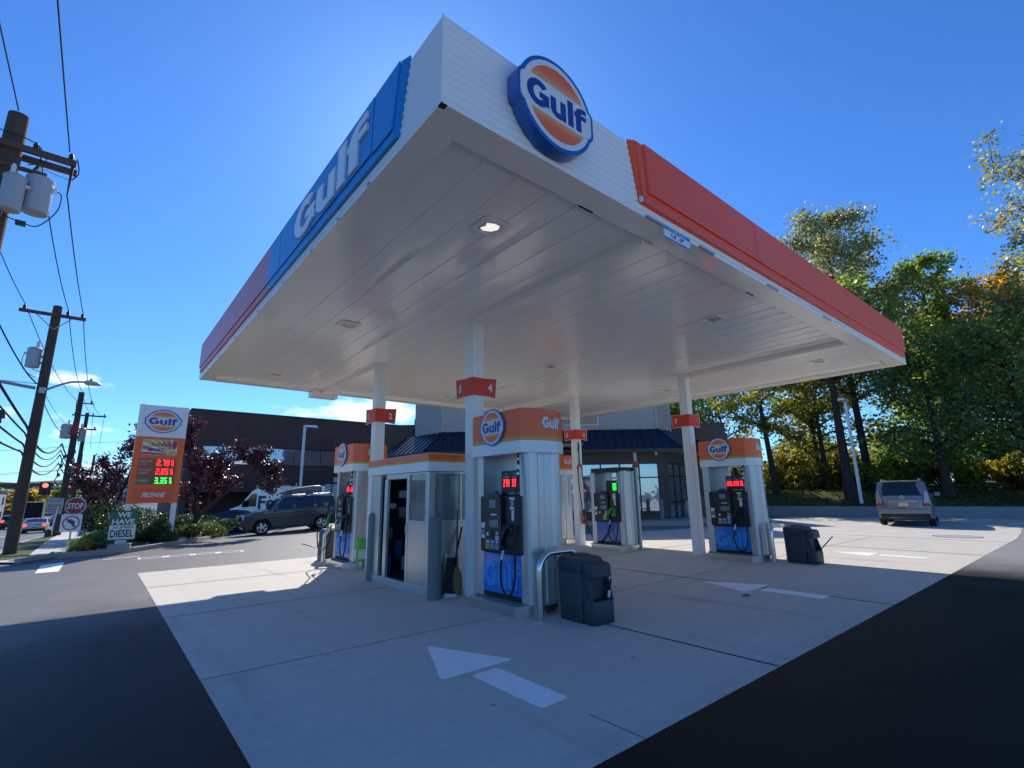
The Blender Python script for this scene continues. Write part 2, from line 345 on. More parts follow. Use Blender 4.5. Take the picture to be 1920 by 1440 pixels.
def ground_mats():
    # asphalt: canopy shade painted near black, sunlit paving painted lighter with distance
    m=M['asph']; nt=m.node_tree; b=nt.nodes['Principled BSDF']; tc=nt.nodes.new('ShaderNodeTexCoord'); P=tc.outputs['Object']
    def noise(s,d=5,r=.6,vec=P):
        n=nt.nodes.new('ShaderNodeTexNoise'); n.inputs['Scale'].default_value=s; n.inputs['Detail'].default_value=d; n.inputs['Roughness'].default_value=r; nt.links.new(vec,n.inputs['Vector']); return n.outputs['Fac']
    def mr(v,a,c,lo,hi):
        q=nt.nodes.new('ShaderNodeMapRange'); q.interpolation_type='SMOOTHSTEP'; nt.links.new(v,q.inputs[0]); q.inputs[1].default_value=a; q.inputs[2].default_value=c; q.inputs[3].default_value=lo; q.inputs[4].default_value=hi; return q.outputs[0]
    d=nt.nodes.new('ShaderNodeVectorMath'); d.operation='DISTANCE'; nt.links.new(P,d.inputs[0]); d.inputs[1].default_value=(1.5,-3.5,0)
    lit_tone=mr(MN(nt,'ADD',d.outputs['Value'],MN(nt,'MULTIPLY',MN(nt,'SUBTRACT',noise(.45),.5),5.0)),8.0,12.0,0,1)
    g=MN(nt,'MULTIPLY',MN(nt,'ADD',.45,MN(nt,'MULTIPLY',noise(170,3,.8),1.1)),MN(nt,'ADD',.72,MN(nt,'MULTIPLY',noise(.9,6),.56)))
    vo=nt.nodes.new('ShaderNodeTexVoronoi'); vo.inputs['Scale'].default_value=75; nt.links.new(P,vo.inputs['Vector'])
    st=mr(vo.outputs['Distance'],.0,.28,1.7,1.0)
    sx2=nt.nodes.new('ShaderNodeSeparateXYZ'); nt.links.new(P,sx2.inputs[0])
    alb=MN(nt,'MULTIPLY',MN(nt,'MULTIPLY',MN(nt,'ADD',MN(nt,'ADD',.008,MN(nt,'MULTIPLY',lit_tone,.15)),MN(nt,'MULTIPLY',mr(sx2.outputs[0],10.5,15,0,.14),mr(sx2.outputs[1],11,8,0,1))),g),st)  # the right side gets extra sunlit brightening, painted into the colour
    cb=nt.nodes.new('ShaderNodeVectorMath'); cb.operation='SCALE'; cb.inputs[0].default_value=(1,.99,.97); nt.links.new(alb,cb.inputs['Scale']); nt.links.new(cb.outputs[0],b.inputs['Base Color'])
    # concrete: slab tones, lane stains, drips, fine pits
    m=M['conc']; nt=m.node_tree; b=nt.nodes['Principled BSDF']; tc=nt.nodes.new('ShaderNodeTexCoord'); P=tc.outputs['Object']
    mp=nt.nodes.new('ShaderNodeMapping'); mp.inputs['Scale'].default_value=(.22,2.2,1); nt.links.new(P,mp.inputs[0])
    mp2=nt.nodes.new('ShaderNodeMapping'); mp2.inputs['Scale'].default_value=(1.6,.16,1); nt.links.new(P,mp2.inputs[0])
    sl_=nt.nodes.new('ShaderNodeVectorMath'); sl_.operation='FLOOR'; mp3=nt.nodes.new('ShaderNodeMapping'); mp3.inputs['Scale'].default_value=(1/3.6,1/2.98,0); mp3.inputs['Location'].default_value=(.1,.13,0); nt.links.new(P,mp3.inputs[0]); nt.links.new(mp3.outputs[0],sl_.inputs[0])
    wn_=nt.nodes.new('ShaderNodeTexWhiteNoise'); nt.links.new(sl_.outputs[0],wn_.inputs['Vector'])
    k=MN(nt,'ADD',.95,MN(nt,'MULTIPLY',wn_.outputs['Value'],.10))
    k=MN(nt,'MULTIPLY',k,MN(nt,'ADD',.86,MN(nt,'MULTIPLY',noise(.55,6,.65),.28)))
    k=MN(nt,'MULTIPLY',k,MN(nt,'ADD',.90,MN(nt,'MULTIPLY',noise(1.6,6,.6,mp.outputs[0]),.20)))
    k=MN(nt,'MULTIPLY',k,mr(noise(1.0,5,.6,mp2.outputs[0]),.55,.72,1.0,.78))
    k=MN(nt,'MULTIPLY',k,MN(nt,'ADD',.86,MN(nt,'MULTIPLY',noise(160,3,.8),.28)))
    vo=nt.nodes.new('ShaderNodeTexVoronoi'); vo.inputs['Scale'].default_value=2.3; nt.links.new(P,vo.inputs['Vector'])
    sx_=nt.nodes.new('ShaderNodeSeparateColor'); nt.links.new(vo.outputs['Color'],sx_.inputs[0]); k=MN(nt,'MULTIPLY',k,MN(nt,'SUBTRACT',1.0,MN(nt,'MULTIPLY',mr(vo.outputs['Distance'],.03,.075,.55,0),MN(nt,'GREATER_THAN',sx_.outputs[0],.72))))
    vo=nt.nodes.new('ShaderNodeTexVoronoi'); vo.inputs['Scale'].default_value=.55; nt.links.new(P,vo.inputs['Vector'])
    k=MN(nt,'MULTIPLY',k,mr(MN(nt,'ADD',vo.outputs['Distance'],MN(nt,'MULTIPLY',noise(4,4),.12)),.08,.22,.82,1.0))
    cb=nt.nodes.new('ShaderNodeVectorMath'); cb.operation='SCALE'; cb.inputs[0].default_value=(.565,.53,.465); nt.links.new(k,cb.inputs['Scale']); nt.links.new(cb.outputs[0],b.inputs['Base Color'])
ground_mats()
M['street']=mat('worn_street_asphalt',(.12,.12,.118),.6,var=.12,scale=60,var2=.1,scale2=.4)
M['bounceconc']=mat('pale_bounce_ground',(.55,.52,.47),.8,var=.06,scale=20,var2=.06,scale2=.3)
# ---------------------------------------------------------------- ground
def sheet(name,xs,ys,m,dz=0,zf=zg,kd='structure'):
    v=[(x,y,zf(x,y)+dz) for y in ys for x in xs]; n=len(xs)
    f=[(j*n+i,j*n+i+1,(j+1)*n+i+1,(j+1)*n+i) for j in range(len(ys)-1) for i in range(n-1)]
    b=MB(); b.add(v,f,0,True); return kind(b.build(name,m),kd)
def axis(*seg):
    o=[]
    for a,b,n in seg: o+=[a+(b-a)*i/n for i in range(n)]
    return o+[seg[-1][1]]
XS=axis((-900,-40,10),(-40,-6,17),(-6,16,44),(16,60,22),(60,900,10)); YS=axis((-300,-20,6),(-20,8,14),(8,34,52),(34,130,32),(130,1500,14))
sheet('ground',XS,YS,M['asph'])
def padz(x,y): return 0.004
pad=MB(); KX,KY,PY=-.757,-.572,10.95
poly=[(KX,KY),(19.8,KY),(22.2,-.45),(24.6,-.25),(28,-.5),(33.0,-1.2),(32.6,.9),(30.6,5.6),(29.4,9.6),(24,8.9),(19,8.8),(15.8,9.3),(13.2,10.2),(11.0,PY),(KX,PY)]
pad.prism(poly,-.1,.004); kind(pad.build('concrete_pad',M['conc']))
jt=MB()
def strip(b,x0,y0,x1,y1,w_,z=.0085,m=0):
    d=Vector((x1-x0,y1-y0,0)).normalized(); n=Vector((-d.y,d.x,0))*w_/2
    b.hexa([(x0-n.x,y0-n.y,z-.004),(x0+n.x,y0+n.y,z-.004),(x1+n.x,y1+n.y,z-.004),(x1-n.x,y1-n.y,z-.004)][::-1],[(x0-n.x,y0-n.y,z),(x0+n.x,y0+n.y,z),(x1+n.x,y1+n.y,z),(x1-n.x,y1-n.y,z)][::-1],m)
for X in (3.25,6.85,10.45,14.2,18.2):
    if X==3.25: strip(jt,X,KY,X,1.95,.022); strip(jt,X,3.6,X,4.3,.02); strip(jt,X,9.3,X,PY,.02)
    elif X==10.45: strip(jt,X,KY,X,PY,.02)
    else: strip(jt,X,KY,X,PY if X<11 else 9.0,.018)
kind(jt.build('pavement_joints',M['joint']))
jt=MB()
for Y in (2.6,5.6,8.55):
    strip(jt,KX,Y,2.6,Y,.006); strip(jt,3.7,Y,18,Y,.006)
strip(jt,1.25,KY,1.25,-.1,.008)
for a in (-.62,):
    pass
kind(jt.build('pavement_cuts',M['joint2']))
def arrow(cx,label,w_=.8,sh=.29):
    b=MB(); hw=w_/2
    def rp(pts,r):
        out=[]
        for i in range(len(pts)):
            p=Vector(pts[i]);a=(Vector(pts[i-1])-p).normalized();c=(Vector(pts[(i+1)%len(pts)])-p).normalized()
            A=p+a*r;Cc=p+c*r
            for t in (0,.25,.5,.75,1): out.append(tuple((A*(1-t)**2+p*2*t*(1-t)+Cc*t*t)))
        return out
    b.prism(rp([(-hw,1.19),(hw,1.19),(0,2.12)],.05),.005,.009); b.prism(rp([(-sh/2,.2),(sh/2,.2),(sh/2,1.10),(-sh/2,1.10)],.05),.005,.009)
    o=b.build('painted_arrow',M['paint'],loc=(cx,0,0)); tag(o,label,'road marking','painted lane arrows')
arrow(1.21,'large white painted arrow lying on the shaded concrete nearest the camera')
arrow(6.72,'white painted arrow on shaded concrete crossed by a dark joint',.86)
arrow(12.78,'white painted arrow on the sunlit concrete beyond the second bin',.86)
sheet('street',axis((-17,-3.7,6)),axis((-60,20,20),(20,150,50)),M['street'],.004)
sheet('bounce_ground',axis((-3.7,70,10)),axis((-34,-5.9,6)),M['bounceconc'],.004)  # unseen pale sheet behind the camera, added to bounce light under the canopy
# planting bed, kerb, sidewalk, road
KERB=[(-2.9,15.2),(-2.32,16.0),(-1.19,16.18),(-.56,16.45),(.18,17.4),(1.05,18.6),(1.9,20.9),(2.64,23.3),(3.4,25.3),(3.9,27)]
def kerbz(x,y): return zg(x,y)
kb=MB()
for (a,b_) in zip(KERB[:-1],KERB[1:]):
    d=Vector((b_[0]-a[0],b_[1]-a[1],0)); n=Vector((-d.y,d.x,0)).normalized()*.16
    za,zb=kerbz(*a),kerbz(*b_)
    kb.hexa([(a[0],a[1],za-.1),(b_[0],b_[1],zb-.1),(b_[0]+n.x,b_[1]+n.y,zb-.1),(a[0]+n.x,a[1]+n.y,za-.1)],
            [(a[0],a[1],za+.13),(b_[0],b_[1],zb+.13),(b_[0]+n.x,b_[1]+n.y,zb+.13),(a[0]+n.x,a[1]+n.y,za+.13)])
kind(kb.build('kerb',M['kerb']))
bed=MB(); inner=[(-1.75,16.3),(-1.25,16.3),(-.65,16.58),(.08,17.52),(.93,18.7),(1.76,21),(2.5,23.4),(3.25,25.4),(3.7,27),(1.0,33),(-1.75,33)]
cx,cy=0,22
v=[(x,y,zg(x,y)+.09) for x,y in inner]+[(x*.55+.0,cy+(y-cy)*.6,zg(x*.55,cy+(y-cy)*.6)+.22) for x,y in inner]
n=len(inner); bed.add(v,[(i,(i+1)%n,n+(i+1)%n,n+i) for i in range(n)]+[tuple(range(n,2*n))],0,True)
kind(bed.build('planting_bed',M['mulch']))
def ribbon(name,x0,x1,y0,y1,dz,m,ny=30,h=.12):
    b=MB(); ys=[y0+(y1-y0)*i/ny for i in range(ny+1)]
    v=[];f=[]
    for y in ys:
        for x,t in ((x0,-.2),(x0,dz),(x1,dz),(x1,-.2)): v.append((x,y,zg(x,y)+t))
    for j in range(ny):
        for i in range(3): f.append((j*4+i,j*4+i+1,(j+1)*4+i+1,(j+1)*4+i))
    f+= [(0,1,2,3),tuple(ny*4+i for i in (3,2,1,0))]
    b.add(v,f); return kind(b.build(name,m))
ribbon('sidewalk',-2.85,-1.85,16.6,110,.10,M['conc'],60)
ribbon('verge',-3.55,-2.85,16.9,110,.085,M['grass'],60)
ribbon('street_kerb',-3.70,-3.55,16.9,110,.10,M['kerb'],60)
ap=MB(); ap.add([(x,y,zg(x,y)+.05) for x,y in ((-3.7,16.9),(-3.4,15.6),(-2.9,15.1),(-2.3,15.95),(-1.8,16.5),(-1.85,16.75))],[(0,1,2,3,4,5)]); kind(ap.build('driveway_apron',M['conc']))
gs=MB(); gs.add([(x,y,zg(x,y)+.062) for x,y in ((-3.6,16.9),(-3.35,16.1),(-2.95,16.2),(-2.85,16.9))],[(0,1,2,3)]); kind(gs.build('verge_corner',M['grass']))
mk=MB()
def mark(pts,dz=.006): mk.add([(x,y,zg(x,y)+dz) for x,y in pts],[tuple(range(len(pts)))])
mark([(-2.47,12.6),(-2.08,12.6),(-2.05,14.75),(-2.47,14.4)])
def qline(x0,y0,x1,y1,w_):
    d=Vector((x1-x0,y1-y0)).normalized(); n=Vector((-d.y,d.x))*w_/2
    k=max(1,int((Vector((x1-x0,y1-y0))).length/1.0))
    for i in range(k):
        a=Vector((x0,y0)).lerp(Vector((x1,y1)),i/k);b=Vector((x0,y0)).lerp(Vector((x1,y1)),(i+1)/k)
        mark([(a.x-n.x,a.y-n.y),(b.x-n.x,b.y-n.y),(b.x+n.x,b.y+n.y),(a.x+n.x,a.y+n.y)],.008)
for x0,x1 in ((-.55,.0),(.08,.62),(.70,1.25),(1.33,1.9)):
    y=13.95
    for a,b_,c,d in ((x0,y,x1,y),(x0,y+.42,x1,y+.42),(x0,y,x0,y+.42),(x1,y,x1,y+.42)): qline(a,b_,c,d,.07)
qline(-1.3,14.6,-.5,14.9,.10)
qline(-12,31,-3.9,31,.3); qline(-12,35.2,-3.9,35.2,.3); qline(-6.6,38,-6.6,62,.12); qline(-10.2,38,-10.2,90,.12); qline(-10.5,38,-10.5,90,.12)
qline(24.9,2.2,29.6,4.9,.1); qline(27.2,-.6,31.6,2.1,.1); qline(20.6,7.6,27.4,10.4,.1)
kind(mk.build('road_markings',M['paint']))
# manholes on the far concrete
for (x,y,r_,lb) in ((19.6,.75,.62,'round tank cover with dark rim set in concrete before the grey SUV'),):
    b=MB(); b.lathe([(r_,.004),(r_,.009),(r_*.93,.010)],28); b.lathe([(r_*.93,.0102),(r_*.90,.0104)],28,1); o=b.build('tank_cover',[M['joint'],M['kerb']],loc=(x,y,0)); tag(o,lb,'manhole cover')
# retaining wall, slope with turf
W0=[(33.6,-12),(32.9,-.3),(32.3,1.6),(30.9,6.0),(29.9,11.1),(28.6,18)]
b=MB()
for (a,c) in zip(W0[:-1],W0[1:]):
    d=Vector((c[0]-a[0],c[1]-a[1],0)); n=Vector((d.y,-d.x,0)).normalized()*.3
    za,zc=zg(*a),zg(*c)
    b.hexa([(a[0],a[1],za-.2),(a[0]+n.x,a[1]+n.y,za-.2),(c[0]+n.x,c[1]+n.y,zc-.2),(c[0],c[1],zc-.2)],[(a[0],a[1],.56),(a[0]+n.x,a[1]+n.y,.56),(c[0]+n.x,c[1]+n.y,.56),(c[0],c[1],.56)])
tag(b.build('retaining_wall',M['rwall']),'low grey concrete retaining wall below the wooded slope','wall')
sl_=MB(); rows=[]
for (x,y) in W0:
    rows.append([(x+.25,y,.5),(x+1.8,y,.78),(x+4.5,y+.4,1.35),(x+9,y+1,1.75),(x+40,y+3,2.2)])
vv=[p for r_ in rows for p in r_]; k=5
sl_.add(vv,[(j*k+i,j*k+i+1,(j+1)*k+i+1,(j+1)*k+i) for j in range(len(rows)-1) for i in range(k-1)],0,True)
kind(sl_.build('grass_slope',M['grass']))
# ---------------------------------------------------------------- canopy
LX,LY,ZB,ZT=13.27,11.66,4.5,5.33
cano=thing('canopy','large flat white fuel station canopy on four square columns with blue and orange fascia','canopy')
fm=MB()
def ribbed(b,x0,y0,x1,y1,nx,ny):  # fascia face with shallow horizontal ribs
    zs=[];o=[];z=ZB
    k=11; h=(ZT-ZB)/k
    pts=[]
    for i in range(k):
        pts+=[(ZB+h*i,0),(ZB+h*(i+.5),.010)]
    pts.append((ZT,0))
    v=[];f=[]
    for z,off in pts: v+=[(x0+nx*off,y0+ny*off,z),(x1+nx*off,y1+ny*off,z)]
    for i in range(len(pts)-1): f.append((2*i,2*i+1,2*i+3,2*i+2))
    b.add(v,f)
ribbed(fm,0,0,LX,0,0,-1); ribbed(fm,0,LY,0,0,-1,0); ribbed(fm,LX,0,LX,LY,1,0); ribbed(fm,LX,LY,0,LY,0,1)
# inner faces, top deck, bottom trim ring
t=.10
fm.add([(0,0,ZT),(LX,0,ZT),(LX,LY,ZT),(0,LY,ZT),(t,t,ZT),(LX-t,t,ZT),(LX-t,LY-t,ZT),(t,LY-t,ZT),(t,t,4.9),(LX-t,t,4.9),(LX-t,LY-t,4.9),(t,LY-t,4.9)],
   [(0,1,5,4),(1,2,6,5),(2,3,7,6),(3,0,4,7),(4,5,9,8),(5,6,10,9),(6,7,11,10),(7,4,8,11),(8,9,10,11)])
fm.box(-.0104,-.0104,ZB+.001,.004,.004,ZT-.001)
fm.build('fascia',M['white'],cano)
rg=MB(); g_=.30; zi=ZB+.06
O4=[(0,0),(LX,0),(LX,LY),(0,LY)];I4=[(g_,g_),(LX-g_,g_),(LX-g_,LY-g_),(g_,LY-g_)]
for i in range(4):
    j=(i+1)%4; a,b_,c,d=O4[i],O4[j],I4[j],I4[i]
    rg.add([(a[0],a[1],ZB),(b_[0],b_[1],ZB),(c[0],c[1],ZB),(d[0],d[1],ZB)],[(3,2,1,0)])
    rg.add([(d[0],d[1],ZB),(c[0],c[1],ZB),(c[0],c[1],zi),(d[0],d[1],zi)],[(0,1,2,3)])
rg.build('perimeter_trim',M['soffit'],cano)
dk=MB(); X=g_; pw=.405; i=0; rng=random.Random(4)
while X<LX-g_-.01:
    x1=min(X+pw,LX-g_)
    s_=rng.uniform(-.0015,.0015)
    segs=[g_,rng.uniform(3.5,4.5),rng.uniform(7,8),LY-g_]
    ys_=[g_+(LY-2*g_)*k/14 for k in range(15)]
    v=[];f=[]
    for y in ys_:
        wob=.0016*math.sin(y*2.1+i*1.7)+.001*math.sin(y*5.3+i)
        v+=[(X+.004,y,zi+.0065),(X+.010,y,zi+s_+wob),(X+(x1-X)*.5,y,zi-.0015+wob),(x1-.008,y,zi-s_+wob+.002),(x1-.002,y,zi+.0065)]
    for k in range(14):
        for q in range(4): f.append((k*5+q,(k+1)*5+q,(k+1)*5+q+1,k*5+q+1))
    dk.add(v,f,0,True); X=x1; i+=1
dk.add([(g_,g_,zi+.007),(LX-g_,g_,zi+.007),(LX-g_,LY-g_,zi+.007),(g_,LY-g_,zi+.007)],[(3,2,1,0)],0)
dk.build('soffit_deck',[M['soffit'],M['dark']],cano,sharp=20)
COLS=[(3.105,3.935),(3.105,7.725),(9.97,4.07),(9.79,7.85)]
for k,(x,y) in enumerate(COLS):
    b=MB(); h=.115
    b.prism(rrect(x-h,y-h,x+h,y+h,.014,2),0.004,4.46 if 0 else zi+.01,0)
    b.build('column',M['colw'],cano)
    b=MB(); lo,hi=((.32,y-h-.002) if k in(0,2) else (y+h+.002,LY-.32))
    b.box(x-h,lo,zi-.115,x+h,hi,zi+.008); b.build('beam',M['soffit'],cano)
# small slots and clips along the trim, hanging boxes on the far edge
b=MB()
for x in (1.86,5.6,12.3): b.box(x,g_-.012,ZB-.003,x+.22,g_+.012,ZB+.02)
b.box(-.006,-.006,ZB-.004,.05,.05,ZB-.0008)
b.build_each('drain_slot',M['dark'],cano)
b=MB(); b.box(2.72,LY-.32,ZB-.16,3.45,LY+.03,ZB-.002); b.build('junction_box',M['white'],cano)
b=MB()
for k in range(6):
    x=3.55+.0*k
for y in (1.3,2.1,3.0,4.2,5.6,7.3,9.0): b.box(-.016,y,ZB+.002,-.0095,y+.05,ZB+.02)
for x in (2.6,3.7,5.6,7.8): b.box(x,-.03,ZB-.006,x+.35,-.0015,ZB+.018)
b.build_each('trim_clip',M['galv'],cano)
# orange band on the right side
op=MB()
op.hexa([(2.50,-.001,4.625),(2.50,-.0131,4.625),(13.02,-.0131,4.625),(13.02,-.001,4.625)],[(2.35,-.001,5.36),(2.35,-.0131,5.36),(13.02,-.0131,5.36),(13.02,-.001,5.36)])
op.hexa([(2.50,-.013,4.625),(2.52,-.06,4.625),(13.02,-.06,4.625),(13.02,-.013,4.625)],[(2.35,-.013,5.36),(2.45,-.06,5.36),(13.02,-.06,5.36),(13.02,-.013,5.36)])
op.hexa([(2.60,-.062,4.76),(2.62,-.082,4.76),(5.2,-.082,4.76),(5.2,-.062,4.76)],[(2.56,-.062,5.365),(2.58,-.082,5.365),(5.2,-.082,5.365),(5.2,-.062,5.365)])
for xa,xb in ((5.206,7.8),(7.806,10.4),(10.406,13.05)): op.box(xa,-.082,4.76,xb,-.062,5.365)
ob=op.build('fascia_band',M['orange'],cano,bevel=.012); ob['label']='orange band'
b=MB(); b.box(2.488,-.055,4.63,2.512,-.02,4.69); b.build('band_end_clip',M['white'],ob)
# blue to orange band on the left side
M['fade']=ramp_mat('blue_to_orange_print',1,[(0,(.004,.24,.62)),(4.7,(.006,.26,.64)),(5.2,(.70,.13,.07)),(7,(.80,.11,.04)),(12,(.78,.12,.06))],.38,.05)
op=MB()
op.hexa([(-.001,.69,4.62),(-.001,11.40,4.62),(-.0131,11.40,4.62),(-.0131,.69,4.62)],[(-.001,.52,5.36),(-.001,11.40,5.36),(-.0131,11.40,5.36),(-.0131,.52,5.36)])
op.hexa([(-.013,.69,4.62),(-.013,11.40,4.62),(-.045,11.40,4.62),(-.045,.74,4.62)],[(-.013,.52,5.36),(-.013,11.40,5.36),(-.045,11.40,5.36),(-.045,.62,5.36)])
op.hexa([(-.047,4.31,4.74),(-.047,11.45,4.74),(-.060,11.45,4.74),(-.060,4.31,4.74)],[(-.047,4.38,5.365),(-.047,11.45,5.365),(-.060,11.45,5.365),(-.060,4.38,5.365)])
op.hexa([(-.047,1.19,4.74),(-.047,4.29,4.74),(-.061,4.29,4.74),(-.061,1.19,4.74)],[(-.047,1.16,5.365),(-.047,4.36,5.365),(-.061,4.36,5.365),(-.061,1.16,5.365)])
op.hexa([(-.047,.745,4.72),(-.047,1.175,4.72),(-.060,1.175,4.72),(-.060,.755,4.72)],[(-.047,.63,5.365),(-.047,1.145,5.365),(-.060,1.145,5.365),(-.060,.64,5.365)])
fb=op.build('fascia_band',M['fade'],cano,bevel=.012); fb['label']='band fading from blue to orange'
# heavy lettering: hand made extended letters G u l f
def gulf_shapes():
    # polygons on a 0..1 cap height, list of outlines (no holes)
    def ringpart(cx,cy,rx,ry,ix,iy,a0,a1,n=18):
        o=[(cx+rx*math.cos(R(a0+(a1-a0)*i/n)),cy+ry*math.sin(R(a0+(a1-a0)*i/n))) for i in range(n+1)]
        q=[(cx+ix*math.cos(R(a1+(a0-a1)*i/n)),cy+iy*math.sin(R(a1+(a0-a1)*i/n))) for i in range(n+1)]
        return [(o[i],o[i+1],q[n-i-1],q[n-i]) for i in range(n)]
    G=ringpart(.48,.5,.48,.5,.22,.27,42,318); G+=[((.52,.56),(.92,.56),(.92,.36),(.52,.36))[::-1],((.68,.40),(.92,.40),(.92,.12),(.68,.20))[::-1]]
    ox=1.0; U=[((ox,.72),(ox+.24,.72),(ox+.24,.26),(ox,.26))[::-1],((ox+.44,.72),(ox+.68,.72),(ox+.68,0.0),(ox+.44,0.0))[::-1]]
    U+=ringpart(ox+.34,.28,.34,.30,.10,.09,180,300,10)
    lx=1.78; L=[((lx,1.0),(lx+.25,1.0),(lx+.25,0),(lx,0))[::-1]]
    fx=2.16; F=[((fx,.72),(fx+.25,.72),(fx+.25,0),(fx,0))[::-1],((fx-.07,.72),(fx+.50,.72),(fx+.50,.55),(fx-.07,.55))[::-1]]
    F+=ringpart(fx+.36,.72,.36,.28,.11,.10,90,180,8)+[((fx+.36,1.0),(fx+.50,1.0),(fx+.50,.82),(fx+.36,.82))[::-1]]
    return G+U+L+F
GS=gulf_shapes(); GW=2.66
def gulf(b,M_,width,h,depth,m=0,bend=None,grow=0,layer=0.0002):
    for i,pl in enumerate(GS):
        pts=[((x-GW/2)/GW*width,(y-.5)*h) for x,y in pl]
        if grow:
            c=Vector((sum(p[0] for p in pts)/len(pts),sum(p[1] for p in pts)/len(pts)))
            pts=[tuple(Vector(p)+(Vector(p)-c).normalized()*grow) for p in pts]
        z=depth+i*layer*.02
        v=[(x,y,(bend(x) if bend else 0)) for x,y in pts]+[(x,y,z+(bend(x) if bend else 0)) for x,y in pts]
        n=len(pts); b.add(v,[(k,(k+1)%n,n+(k+1)%n,n+k) for k in range(n)]+[tuple(range(n,2*n))],m,False,M_)
b=MB(); gulf(b,FX((-.061,2.42,5.02)),2.30,.50,.022); b.build('lettering',M['white'],fb)
# clearance plate
cp=thing('clearance_sign','small blue and white clearance plate hanging under the orange canopy band','sign',(3.19,-.02,4.44))
b=MB(); b.box(-.27,-.008,-.075,.27,.008,.075,0); b.box(-.27,-.0105,.03,.27,-.0085,.075,1); b.box(-.27,-.0105,-.075,.27,-.0085,-.062,1)
b.build('plate',[M['wsticker'],M['blue']],cp)
b=MB(); b.text('C L E A R A N C E',.028,FY((0,-.0105,.053)),.002,0,0,width=.36); b.build('heading',M['wsticker'],cp)
b=MB(); b.text("14' -9\"",.062,FY((0,-.0085,-.017)),.002,.01,0,width=.26); b.build('lettering',M['navy'],cp)
# round logo sign
def ellip(rx,ry,n=56): return [(rx*math.cos(2*math.pi*i/n),ry*math.sin(2*math.pi*i/n)) for i in range(n)]
def seg_poly(r,ycut,top=True,n=30):
    a=math.degrees(math.asin(ycut/r)); p=arc(0,0,r,a,180-a,n)
    return p if top else [(x,-y) for x,y in p]
def round_badge(parent,Mx,r,thick,oy=1.0,name='badge',loc_axis=None):
    """blue rimmed disc with orange halves, white band and lettering; r is the outer radius, oy squashes the height"""
    S=Matrix.Diagonal((1,oy,1,1)); T=Mx@S
    ear=rrect(-1.035*r,-.40*r,1.035*r,.40*r,.22*r,6)
    b=MB(); b.prism(ellip(r,r),0,thick,0,T,True); b.prism(ear,0.0,thick-.0008,0,T,True); rim=b.build(name,M['logoblue'],parent)
    e=max(.0012,r*.006)
    b=MB(); b.prism(ellip(.915*r,.915*r),thick,thick+e,0,T); b.prism(rrect(-.965*r,-.33*r,.965*r,.33*r,.16*r,6),thick,thick+e*.9,0,T)
    b.build('white_face',M['wsticker'],rim)
    for up in (True,False):
        b=MB()
        # band the fill from deep orange at the rim to amber beside the white bar
        v=[];K=6;ys=[(.37+(.80-.37)*k/K)*r for k in range(K+1)]
        for k in range(K):
            y0,y1=ys[k],ys[k+1]; x0=math.sqrt(max(0,(.8*r)**2-y0*y0)); x1=math.sqrt(max(0,(.8*r)**2-y1*y1))
            q=[(-x0,y0),(x0,y0)]
            for t in (.25,.5,.75): yy=y0+(y1-y0)*t; q.append((math.sqrt(max(0,(.8*r)**2-yy*yy)),yy))
            if x1>1e-5: q+=[(x1,y1),(-x1,y1)]
            else: q.append((0,y1))
            for t in (.75,.5,.25): yy=y0+(y1-y0)*t; q.append((-math.sqrt(max(0,(.8*r)**2-yy*yy)),yy))
            if not up: q=[(x,-y) for x,y in q][::-1]
            b.add([(x,y,thick+e*2) for x,y in q],[tuple(range(len(q)))],min(k,3),False,T)
        b.build('orange_half',[M['og0'],M['og1'],M['og2'],M['orange2']],rim)
    b=MB(); gulf(b,T@Matrix.Translation((0,0,thick+e)),1.62*r,.58*r,e*1.5); b.build('lettering',M['navy2'],rim)
    return rim
M['og0']=mat('amber_print',(.92,.36,.08),.35,coat=.3); M['og1']=mat('amber_orange_print',(.94,.25,.05),.35,coat=.3); M['og2']=mat('light_orange_print',(.96,.18,.03),.35,coat=.3)
M['navy2']=mat('logo_navy',(.010,.045,.26),.35)
ls=thing('round_brand_sign','big round blue rimmed sign with orange halves on the white canopy fascia','sign',(1.13,0,5.0))
round_badge(ls,FY((0,-.02,0)),.465,.13,1.0,'disc')
